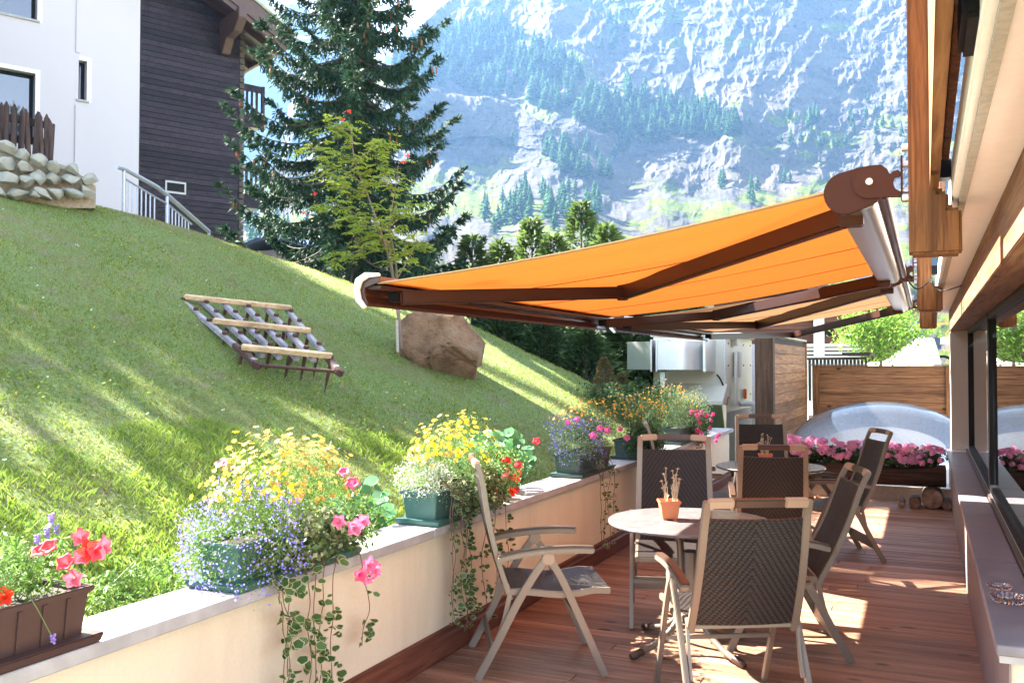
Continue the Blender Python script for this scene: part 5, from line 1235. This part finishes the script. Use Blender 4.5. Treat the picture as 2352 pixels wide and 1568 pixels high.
# ---- rowan tree
TB = M('thin_bark', (.20, .14, .10), .8, var=.3, scale=30, bump=.5); ROWL = leafmat('rowan_leaflets', [(.17, .23, .02), (.24, .32, .03), (.33, .40, .05)], .5, .45)
rw = thing('rowan_tree', tuple(dep(918, 800, 10.2)), 'slender rowan sapling with yellow-green leaves and red berries beside the boulder', 'tree')
dR = 10.2
base = dep(921, 805, dR)
st = [[(921, 805), (917, 740), (905, 650), (893, 590), (870, 520), (845, 450), (815, 370), (805, 285)], [(915, 700), (912, 640), (907, 590), (895, 520), (905, 450), (915, 380)], [(905, 640), (890, 560), (860, 560), (800, 585), (770, 600)], [(912, 640), (935, 600), (955, 560), (958, 535)], [(870, 520), (830, 500), (780, 470), (730, 470)], [(845, 450), (800, 430), (750, 420)], [(815, 370), (770, 350), (700, 345)], [(815, 370), (860, 340), (880, 330)], [(895, 520), (930, 490), (945, 470)], [(905, 450), (880, 410), (870, 380)], [(845, 440), (800, 395), (740, 385)], [(895, 560), (850, 520), (790, 520)], [(805, 300), (770, 290), (740, 290)]]
lp_ = []; 
for i, q in enumerate(st):
    pts = [dep(x, y, dR + random.uniform(-.12, .12) + (.25 * math.sin(i * 2.1) * j / len(q) if i > 1 else 0)) for j, (x, y) in enumerate(q)]; b_ = bez(pts, 5); r0 = .024 if i == 0 else (.016 if i == 1 else .007)
    MB().tube(b_, [r0 * (1 - .8 * k / len(b_)) for k in range(len(b_))], 7).build('trunk' if i < 2 else 'branch', TB, rw, smooth=True)
    s0 = int(len(b_) * (.42 if i < 2 else .25)); lp_ += [(p + Vector([random.gauss(0, .05) for _ in range(3)])) for p in b_[s0:] for _ in range(2 if i < 2 else 3)]
PV = []; AX = []
for p in lp_:
    a = random.uniform(0, 6.28); d = Vector((math.cos(a), math.sin(a), random.uniform(-.25, .35))).normalized(); L_ = random.uniform(.13, .20); side = d.cross(Vector((0, 0, 1))).normalized()
    for k in range(6):
        c_ = p + d * (L_ * (.22 + .13 * k)) - Vector((0, 0, .05 * (k / 6) ** 2))
        for s_ in (-1, 1): PV.append(c_); AX.append(tuple(side * s_ + d * .35 - Vector((0, 0, .25))))
    PV.append(p + d * L_ * .95 - Vector((0, 0, .05))); AX.append(tuple(d))
V, F = leaves(np.array([tuple(q) for q in PV]), rng.uniform(.045, .065, len(PV)), rng.uniform(.015, .022, len(PV)), axis=np.array(AX)); npmesh('foliage', V, F, ROWL, rw)
BR = M('red_berries', (.65, .03, .015), .35, bump=0)
for (x, y) in ((802, 256), (785, 275), (722, 445), (935, 358), (700, 490), (925, 372)):
    p = dep(x, y, dR - .1); mb = MB()
    for k in range(12): mb.ball((p.x + random.gauss(0, .014), p.y + random.gauss(0, .014), p.z + random.gauss(0, .008)), .008, 6)
    mb.build('berry_cluster', BR, rw, smooth=True)
sk_ = MB().beam(dep(914, 808, 10.1), dep(912, 735, 10.1), .028, .028).build('tree_stake', M('stake_wood', (.42, .38, .30), .8)); T(sk_, 'pale wooden stake beside the rowan trunk', 'stake')
# ---- spruce
BARK = M('spruce_bark', (.11, .075, .055), .9, var=.35, scale=14, bump=1, bdist=.02); NEED = leafmat('spruce_needles', [(.012, .035, .020), (.022, .055, .030), (.035, .075, .038), (.060, .10, .045)], .6, .18); CONE = M('spruce_cone', (.22, .075, .03), .7, bump=0)
def spruce(label, base, H, Rm, nb, dens, cat='tree', cones=60, seed=1, group=None):
    random.seed(seed); t = thing('spruce_tree', tuple(base), label, cat, group); bx_, by_, bz_ = base
    MB().tube([(bx_, by_, bz_ - .6), (bx_ + .05, by_, bz_ + H * .4), (bx_, by_, bz_ + H)], [H * .018 + .03, H * .012, .02], 12).build('trunk', BARK, t, smooth=True)
    brm = MB(); P = []; AXs = []; LS = []; cp = []
    for i in range(nb):
        u = (i + random.random()) / nb; z = bz_ + H * (.03 + .95 * u ** .92); a = i * 2.399 + random.uniform(-.3, .3); L_ = Rm * (1 - u) ** .80 * random.uniform(.72, 1.12) + .12
        if u < .06: L_ *= .8
        dirv = Vector((math.cos(a), math.sin(a), 0)); dr = random.uniform(.24, .42) * (1 - .5 * u)
        pts = [Vector((bx_, by_, z)) + dirv * (L_ * q) + Vector((0, 0, L_ * (-dr * math.sin(q * 2.2) + .24 * q ** 3))) for q in (0, .25, .5, .75, 1)]
        b_ = bez(pts, 5); brm.tube(b_, [.03 * (L_ / 3) * (1 - k / len(b_)) + .004 for k in range(len(b_))], 5, False)
        n2 = int(L_ * dens); sd = dirv.cross(Vector((0, 0, 1)))
        for k in range(n2):
            q = random.random() ** .75; p = b_[min(len(b_) - 1, int(q * len(b_)))]
            s_ = random.choice((-1, 1)); tl = random.uniform(.12, .42) * (1.15 - q * .7) * min(1, L_ / 1.6 + .3)
            hang = dirv * random.uniform(.1, .5) + sd * s_ * random.uniform(.1, .8) + Vector((0, 0, -random.uniform(.5, 1.2) if q < .9 else .1)); hang.normalize()
            m_ = max(3, int(tl / .045))
            for j in range(m_): P.append(tuple(p + hang * (tl * j / m_))); AXs.append(tuple(hang + Vector([random.gauss(0, .45) for _ in range(3)]))); LS.append(random.uniform(.07, .13))
        if u > .25 and random.random() < .6 and len(cp) < cones:
            for _ in range(3): cp.append(b_[-random.randint(2, 8)])
    brm.build('branches', BARK, t)
    V, F = leaves(np.array(P), np.array(LS), np.array(LS) * .30, axis=np.array(AXs)); npmesh('foliage', V, F, NEED, t)
    mb = MB()
    for p in cp[:cones]: mb.ball((p.x + random.gauss(0, .05), p.y + random.gauss(0, .05), p.z - .12), (.02, .02, .065), 6)
    if cones: T(mb.build('cones', CONE, t, smooth=True), kind='stuff')
    return t
bs = dep(815, 640, 16.8); SP = spruce('big dark spruce with drooping branches and brown cones behind the lawn crest', (bs.x, bs.y, 1.4), 11.2, 2.85, 165, 165, cones=110, seed=3)
# trees left of the view that shade the lawn
k = 0
for (x, y, z, s, rz) in ((-22.5, 10.1, 2.5, 1.48, 5), (-26.5, 11.8, 2.5, 1.95, 4.2)):
    c = copy_tree(SP); c.location = (x, y, z); c.scale = (s * 1.1, s * 1.1, s); c.rotation_euler.z = rz; T(c, 'dark spruce left of the view whose shade falls on the lawn', 'tree', 'spruces outside the view')
def broadleaf(c, r, n, label):
    t = thing('maple_tree', (c[0], c[1], 3.2), label, 'tree'); MB().tube(bez([(c[0], c[1], 2.6), (c[0] + .2, c[1] + .1, 5.5), (c[0], c[1], c[2] + r[2] * .5)], 6), [.20 * (1 - .8 * k / 13) for k in range(13)], 10).build('trunk', BARK, t, smooth=True)
    m_ = MB()
    for k in range(16):
        e = blob(1, c, r, .7)[0]; z0 = c[2] - r[2] * .6 + k * r[2] * .06; m_.tube(bez([(c[0], c[1], z0), ((c[0] + e[0]) / 2, (c[1] + e[1]) / 2, (z0 + e[2]) / 2 + .2), e], 4), .035, 5, False)
    m_.build('branches', BARK, t); cl = blob(230, c, r, .25); P = cl[rng.integers(0, 230, n)] + rng.normal(size=(n, 3)) * .42
    V, F = leaves(P, rng.uniform(.14, .26, n), rng.uniform(.10, .18, n)); npmesh('foliage', V, F, GREEN, t)
broadleaf((-17.2, 6.9, 9.1), (2.4, 3.9, 4.0), 27000, 'round leafy maple just left of the view shading the lawn')
broadleaf((-20.2, 8.8, 9.6), (2.6, 4.0, 4.6), 11000, 'second leafy maple farther left outside the view')
# ---- dark hedge of thujas behind the crest
TH = leafmat('thuja_sprays', [(.018, .04, .012), (.03, .065, .018), (.05, .095, .025), (.09, .14, .035)], .6, .2)
TH2 = leafmat('thuja_tips', [(.05, .085, .02), (.08, .13, .03), (.13, .19, .045)], .6, .35)
def thuja(label, x, ytop, d, zb, rad, n, mat=TH, nm='thuja_tree', group='thujas behind the lawn crest', cat='tree', L=(.08, .16)):
    p = dep(x, ytop, d); H = p.z - zb; t = thing(nm, (p.x, p.y, zb), label, cat, group)
    MB().tube([(p.x, p.y, zb - .3), (p.x, p.y, p.z - .1)], [.06 * rad / .6, .01], 8).build('trunk', BARK, t)
    u = rng.random(n) ** .8; a = rng.uniform(0, 6.28, n); lob = 1 + .35 * np.sin(a * 3 + u * 9) * rng.random(n); rr = rad * (1 - u) ** .62 * rng.uniform(.55, 1.1, n) * lob
    P = np.stack([p.x + np.cos(a) * rr, p.y + np.sin(a) * rr, zb + u * H], 1); A = np.stack([np.cos(a) * .8, np.sin(a) * .8, .6 + 0 * a], 1); A[:, 2] -= rng.random(n) * .9
    Ls = rng.uniform(*L, n); V, F = leaves(P, Ls, Ls * .32, axis=A); npmesh('foliage', V, F, mat, t); return t
for i, (x, yt, d, rad, lb) in enumerate(((1085, 545, 17.5, .8, 'thuja nearest the spruce, its tip above the awning'), (1150, 560, 17.2, .75, 'low thuja second from the spruce'), (1222, 505, 17.6, .75, 'slender tall thuja in the middle above the orange awning'), (1270, 545, 17.0, .9, 'shorter bushy thuja beside the tallest one'), (1335, 468, 17.8, .95, 'tallest thuja rising above the orange awning edge'), (1395, 520, 17.2, .85, 'thuja right of the tallest one above the awning'), (1460, 640, 16.6, .95, 'thuja hidden behind the awning above the duct'), (1530, 690, 18, .95, 'thuja just left of the brown chalet roof'), (1590, 700, 19, .9, 'thuja peeping between the two awnings'))):
    thuja(lb, x, yt, d, .4, rad * .85, 2300 if i < 6 else 6000, TH2 if i < 6 else TH, L=(.10, .26))
for (x, yt, d, rad, lb) in ((1150, 700, 16.0, 1.0, 'dark thuja under the awning right of the boulder'), (1250, 735, 15.9, 1.0, 'dark bushy thuja behind the crest in the middle'), (1345, 760, 15.6, 1.0, 'dark bushy thuja beside the silver duct')):
    thuja(lb, x, yt, d, .0, rad, 9000)
# small clipped shrubs by the duct
BRS = leafmat('bronzed_box_leaves', [(.10, .06, .025), (.16, .10, .035), (.10, .12, .03)], .5, .25); BXS = leafmat('box_leaves', [(.02, .05, .012), (.04, .085, .02), (.07, .12, .03)], .5, .25)
for (x, yt, d, zb, rad, mm, lb) in ((1387, 822, 12.9, 1.0, .20, BRS, 'bronzed conical shrub, leftmost below the silver duct'), (1428, 858, 12.7, .8, .17, BRS, 'second conical shrub from the left below the duct'), (1466, 868, 12.4, .6, .20, BXS, 'green conical shrub in the middle in front of the hood'), (1518, 890, 12.2, .55, .17, BXS, 'dark green conical shrub, rightmost, before the white unit')):
    thuja(lb, x, yt, d, zb, rad, 2600, mm, 'conical_shrub', 'conical shrubs below the duct', 'shrub', (.03, .055))
mound('low_shrub', 'loose green undergrowth at the foot of the conical shrubs', 'shrub', tuple(dep(1450, 925, 12.3)), (.7, .5, .28), 6000, DKGREEN, (.03, .06), (.015, .03), 20)
# ---- air handling unit with duct
hv = thing('ventilation_unit', tuple(dep(1600, 900, 15.2)), 'cream rooftop ventilation unit with hood beyond the flowers', 'ventilation unit')
CRM = M('cream_panel', (.62, .58, .47), .55, var=.05, scale=6, bump=.03)
YF = 15.0
def uX(x, Y=YF): return onY(x, 860, Y).x
def uZ(y, Y=YF, x=1580): return onY(x, y, Y).z
xL, xR = uX(1500), uX(1664); zB, zT = uZ(948), uZ(772)
MB().box((xL, YF, zB), (xR, YF + 2.6, zT)).build('cabinet', CRM, hv, bevel=.015)
MB().box((xL - .04, YF - .04, zT), (xR + .25, YF + 2.7, zT + .05)).build('top_cover', CRM, hv, bevel=.01)
MB().box((xR - .012, YF - .012, zB), (xR + .012, YF + .03, zT - .01)).build('corner_profile', M('alu_profile', (.55, .55, .52), .4, .6, bump=0), hv)
zh0, zh1, zh2 = uZ(880), uZ(918), uZ(926)
hx0, hx1 = uX(1492, YF - .3), uX(1662, YF - .3)
MB().prism([(0, zh0), (-.38, zh1), (-.38, zh2), (0, zh2)], lambda a, z, c: (c, YF - .001 + a, z), hx0, hx1).build('hood', CRM, hv, bevel=.005)
MB().prism([(0, zh2 - .002), (-.34, zh2 - .002), (-.1, uZ(990)), (0, uZ(990))], lambda a, z, c: (c, YF - .001 + a, z), hx0 + .03, hx1 - .02).build('hood_louvre', STEEL, hv)
MB().box((xL, YF - .1, -.02), (xR, YF + 2.5, zB - .002)).build('plinth', M('unit_plinth', (.40, .38, .34), .8), hv)
for (y0, y1, z0, z1, mm) in ((YF + .55, YF + .75, 1.95, 2.1, CRM), (YF + .75, YF + 1.0, 1.42, 1.85, CRM)): MB().box((xR, y0, z0), (xR + .1, y1, z1)).build('control_box', M('grey_control_box', (.5, .48, .42), .5, bump=0), hv, bevel=.01)
MB().tube([(xR + .06, YF + .62, .95), (xR + .06, YF + .62, 1.85)], .02, 8).tube([(xR + .06, YF + .70, .95), (xR + .06, YF + .70, 1.85)], .02, 8).build('conduits', WHP, hv)
MB().tube(bez([(xR - .12, YF - .01, 1.47), (xR - .06, YF - .04, 1.40), (xR + .02, YF - .03, 1.2), (xR + .03, YF - .02, 1.12)], 5), .012, 8).build('cable', BLACK, hv, smooth=True)
ORP = M('orange_switch', (.75, .16, .02), .4, bump=0)
MB().box((xR + .0, YF - .05, .98), (xR + .06, YF - .012, 1.12)).build('switch', ORP, hv, bevel=.01); MB().box((xR + .013, YF + 1.6, 1.02), (xR + .07, YF + 1.7, 1.2)).build('switch', ORP, hv, bevel=.01)
MB().tube(bez([(xR + .01, YF + 1.3, .95), (xR + .22, YF + 1.3, .95), (xR + .27, YF + 1.3, .88), (xR + .27, YF + 1.3, .5)], 5), .05, 12).build('drain_pipe', WHP, hv, smooth=True)
for k in range(4):
    for z in (zT - .12, (zT + zB) / 2 + .15, zB + .25): MB().tube([(xR, YF + .3 + k * .7, z), (xR + .012, YF + .3 + k * .7, z)], .014, 8).build('panel_screw', BLACK, hv)
du = thing('air_duct', tuple(dep(1520, 815, 14.3)), 'silver sheet metal air duct with flanges in front of the cream unit', 'duct')
YD = 14.15; dX = lambda x: onY(x, 815, YD).x; dZ0, dZ1 = uZ(849, YD), uZ(783, YD)
DUCT = M('duct_sheet', (.66, .66, .64), .38, .85, var=.08, scale=3, bump=.12, bdist=.02)
cx0, cx1, cx2, cx3 = dX(1430), dX(1498), dX(1508), dX(1614)
MB().prism([(cx0, YD + .25), (cx1, YD), (cx1, YD + .9), (cx0, YD + .9)], lambda a, b_, c: (a, b_, c), dZ0, dZ1).build('left_section', DUCT, du, bevel=.004)
pts = [(cx2, YD), (cx2 + (cx3 - cx2) * .45, YD)] + [(cx2 + (cx3 - cx2) * (.45 + .55 * math.sin(R(q))), YD + .45 * (1 - math.cos(R(q)))) for q in range(10, 91, 10)] + [(cx3, YD + .84), (cx2, YD + .84)]
MB().prism(pts, lambda a, b_, c: (a, b_, c), dZ0, dZ1).build('elbow_section', DUCT, du, smooth='auto')
for xx in (cx1 - .01, cx2 + .005): MB().box((xx - .012, YD - .03, dZ0 - .03), (xx + .012, YD + .92, dZ1 + .03)).build('flange', STEEL, du, bevel=.003)
MB().box((cx3 - .02, YD + .1, dZ0 - .03), (cx3 + .02, YD + .9, dZ1 + .03)).build('flange', STEEL, du, bevel=.003)
MB().box((cx2, YD + .2, -.02), (cx2 + .08, YD + .3, dZ0 - .04)).build('support_leg', STEEL, du)
# white wall beyond the unit
T(MB().box((uX(1700, 19.5), 19.5, -.1), (uX(1765, 19.5), 19.8, uZ(790, 19.5, 1720))).build('white_wall', M('pale_wall', (.62, .56, .55), .85)), 'plain pinkish white wall beyond the cream ventilation unit', 'wall')
# ================================================================ BEYOND THE TERRACE
bc = thing('brown_chalet', tuple(dep(1850, 740, 34)), 'dark brown timber chalet with shutters beyond the awnings', 'building')
YB = 34.0
def bX(x): return onY(x, 740, YB).x
def bZ(y): return onY(1850, y, YB).z
BW = wood('brown_chalet_boards', (.07, .03, .025), (.16, .075, .055), 'x', .7, 2, .4, False, .2)
mb = MB(); z = -3.
while z < bZ(668): mb.box((bX(1640), YB, z), (bX(2080), YB + .1, z + .24)); z += .245
mb.build('wall', BW, bc, bevel=.01, seg=1)
MB().box((bX(1640), YB + .11, -3), (bX(2080), YB + 8, bZ(668))).build('core', BW, bc)
MB().prism([(bX(1560), bZ(700)), (bX(1560), bZ(694)), (bX(1780), bZ(640)), (bX(2110), bZ(702)), (bX(2110), bZ(712)), (bX(1780), bZ(655))], lambda a, z, c: (a, c, z), YB - 1.2, YB + 9).build('roof', RW, bc)
MB().box((bX(1760), YB - .9, bZ(690)), (bX(1925), YB - .02, bZ(700))).build('balcony', BW, bc)
for k in range(5): MB().box((bX(1640) + 1 + k * .9, YB - .06, bZ(740)), (bX(1640) + 1.7 + k * .9, YB - .001, bZ(712))).build('panel', BW, bc, bevel=.02)
for (xa, xb, ya, yb) in ((1896, 1912, 745, 772), (1945, 1962, 738, 780), (2000, 2020, 735, 780), (1905, 1920, 668, 685)):
    f = MB().box((bX(xa), YB - .08, bZ(yb)), (bX(xb), YB - .001, bZ(ya))).build('window', BLACK, bc)
    sh = MB(); z = bZ(yb) + .04
    while z < bZ(ya) - .08: sh.box((bX(xb) + .04, YB - .1, z), (bX(xb) + .42, YB - .03, z + .06)); z += .09
    sh.build('shutter', M('red_brown_shutter', (.20, .06, .045), .6, bump=0), f)
MB().box((bX(1873), YB - .6, -3), (bX(1895), YB - .2, bZ(700))).build('pale_column', M('bluish_white', (.62, .68, .75), .7), bc)
WRL = M('bright_white_paint', (.82, .80, .76), .6, bump=0)
wr = thing('white_slat_railing', tuple(dep(1900, 805, 27)), 'bright white horizontal slat railing beyond the plank fence', 'railing')
for ya, yb in ((789, 796), (799, 804), (808, 813), (817, 823)):
    MB().box((onY(1846, 805, 27).x, 27, onY(1900, yb, 27).z), (onY(1985, 805, 27).x, 27.05, onY(1900, ya, 27).z)).build('slat', WRL, wr)
MB().box((onY(1846, 805, 27).x, 27.06, -1), (onY(1985, 805, 27).x, 27.2, onY(1900, 826, 27).z)).build('panel', WRL, wr)
pk = thing('far_picket_fence', tuple(dep(1930, 830, 22)), 'dark wooden picket fence just above the plank fence', 'fence')
MB().beam(onY(1846, 824, 22), onY(1990, 822, 22), .06, .05).build('rail', PKM, pk)
for k in range(17): 
    p = onY(1848 + 8.6 * k, 826, 22); MB().box((p.x, p.y, .8), (p.x + .055, p.y + .03, p.z)).build('picket', PKM, pk)
MB().box((onY(1935, 820, 21.8).x, 21.7, 1.83), (onY(2000, 820, 21.8).x, 24, 1.90)).build('cap_board', PKM, pk)
# bright mounded canvas / spoil
mb_ = []; gx2 = np.linspace(onY(1840, 800, 30).x, onY(2230, 800, 30).x, 60); gy2 = np.linspace(26.5, 36, 40); XX, YY = np.meshgrid(gx2, gy2)
uu = (XX - gx2[0]) / (gx2[-1] - gx2[0]); hh = np.interp(uu, [0, .3, .5, .72, .8, .86, 1], [1.0, 1.6, 1.75, 2.45, 2.35, 1.1, .6]) * np.clip((YY - 26.5) / 3.5, 0, 1) ** .6 * np.clip((36 - YY) / 2, 0, 1) + .15 * fbm(XX * .8, YY * .8, 4, 12)
I = np.arange(60 * 40).reshape(40, 60); F = np.stack([I[:-1, :-1], I[:-1, 1:], I[1:, 1:], I[1:, :-1]], -1).reshape(-1, 4)
T(npmesh('spoil_mound', np.stack([XX, YY, hh], -1).reshape(-1, 3), F, M('pale_sheeted_spoil', (.66, .60, .50), .9, var=.15, scale=2, bump=.5, bdist=.05), smooth=True), kind='structure')
# cherry tree
ct = thing('cherry_tree', tuple(dep(2022, 835, 23)), 'young bright green cherry tree in full sun beyond the plank fence', 'tree')
CHL = leafmat('cherry_leaves', [(.12, .24, .03), (.20, .34, .05), (.30, .42, .09)], .45, .5)
dC = 23.0
br = [[(2022, 900), (2023, 840), (2023, 815), (2020, 785), (2015, 750)], [(2023, 815), (1990, 790), (1960, 775), (1935, 762)], [(2023, 812), (2055, 785), (2085, 770), (2120, 760)], [(2021, 800), (2000, 770), (1975, 740), (1965, 725)], [(2020, 795), (2045, 765), (2060, 740), (2070, 725)], [(2023, 825), (2045, 822), (2070, 815)], [(2018, 780), (2025, 745), (2030, 722)], [(2023, 820), (2003, 815), (1985, 815)]]
LPp = []
for i, q in enumerate(br):
    b_ = bez([dep(x, y, dC + (0 if i == 0 else .5 * math.sin(i * 2.3) * j / 3)) for j, (x, y) in enumerate(q)], 6); MB().tube(b_, [(.05 if i == 0 else .02) * (1 - .75 * k / len(b_)) for k in range(len(b_))], 7).build('trunk' if i == 0 else 'branch', TB, ct, smooth=True)
    for k, p in enumerate(b_[len(b_) // (3 if i else 2):]):
        for _ in range(62 if i not in (5, 7) else 10): LPp.append(tuple(p + Vector([random.gauss(0, .17) for _ in range(3)])))
LPp = np.array(LPp); leafcloud(ct, 'foliage', LPp, rng.uniform(.07, .13, len(LPp)), rng.uniform(.03, .05, len(LPp)), CHL, (0, 0, .3), .9)
# crane, tunnel arch, far roofs
cr = thing('orange_crane', tuple(dep(2176, 800, 60)), 'orange lattice crane mast beside the hotel pillar', 'crane')
CO = M('crane_orange', (.75, .28, .05), .5, bump=0); a0 = dep(2172, 840, 60); w_ = .45; mb = MB()
zt_ = dep(2172, 735, 60).z
for dx in (0, w_): 
    for dy in (0, w_): mb.beam((a0.x + dx, a0.y + dy, -3), (a0.x + dx, a0.y + dy, zt_), .06, .06)
z = 0
while z < zt_ - .5: mb.beam((a0.x, a0.y, z), (a0.x + w_, a0.y, z + .45), .035, .035); mb.beam((a0.x + w_, a0.y, z + .45), (a0.x, a0.y, z + .9), .035, .035); z += .9
mb.build('mast', CO, cr); MB().box((a0.x - 1.2, a0.y + .5, dep(2172, 744, 60).z), (a0.x + .5, a0.y + .8, dep(2172, 740, 60).z)).build('jib', CO, cr)
MB().box((a0.x - .3, a0.y - .2, dep(2172, 790, 60).z), (a0.x + .9, a0.y - .05, dep(2172, 775, 60).z)).build('panel', WRL, cr)
mb = MB(); c0 = dep(2166, 838, 30); mb.tube([(c0.x + .30 * math.cos(a), c0.y, c0.z + .28 * math.sin(a)) for a in [math.pi * k / 16 for k in range(17)]], .045, 10)
T(mb.build('pipe_arch', BLACK, smooth=True), 'small dark arched pipe beside the hotel pillar', 'pipe')
fr2 = thing('far_low_house', tuple(dep(610, 560, 30)), 'low house with a blue-grey metal roof behind the lawn crest', 'building')
c0 = dep(612, 575, 30); MB().box((c0.x - 1.5, c0.y, -2), (c0.x + 2.2, c0.y + 3, c0.z)).build('wall', M('pink_wall', (.45, .33, .33), .8), fr2)
MB().prism([(-1.6, -.15), (.6, .35), (2.6, -.25), (2.6, -.15), (.6, .47), (-1.6, -.03)], lambda a, z, c: (c0.x + a, c, c0.z + z), c0.y - .5, c0.y + 3.5).build('roof', M('blue_metal_roof', (.22, .27, .38), .35, .6), fr2)
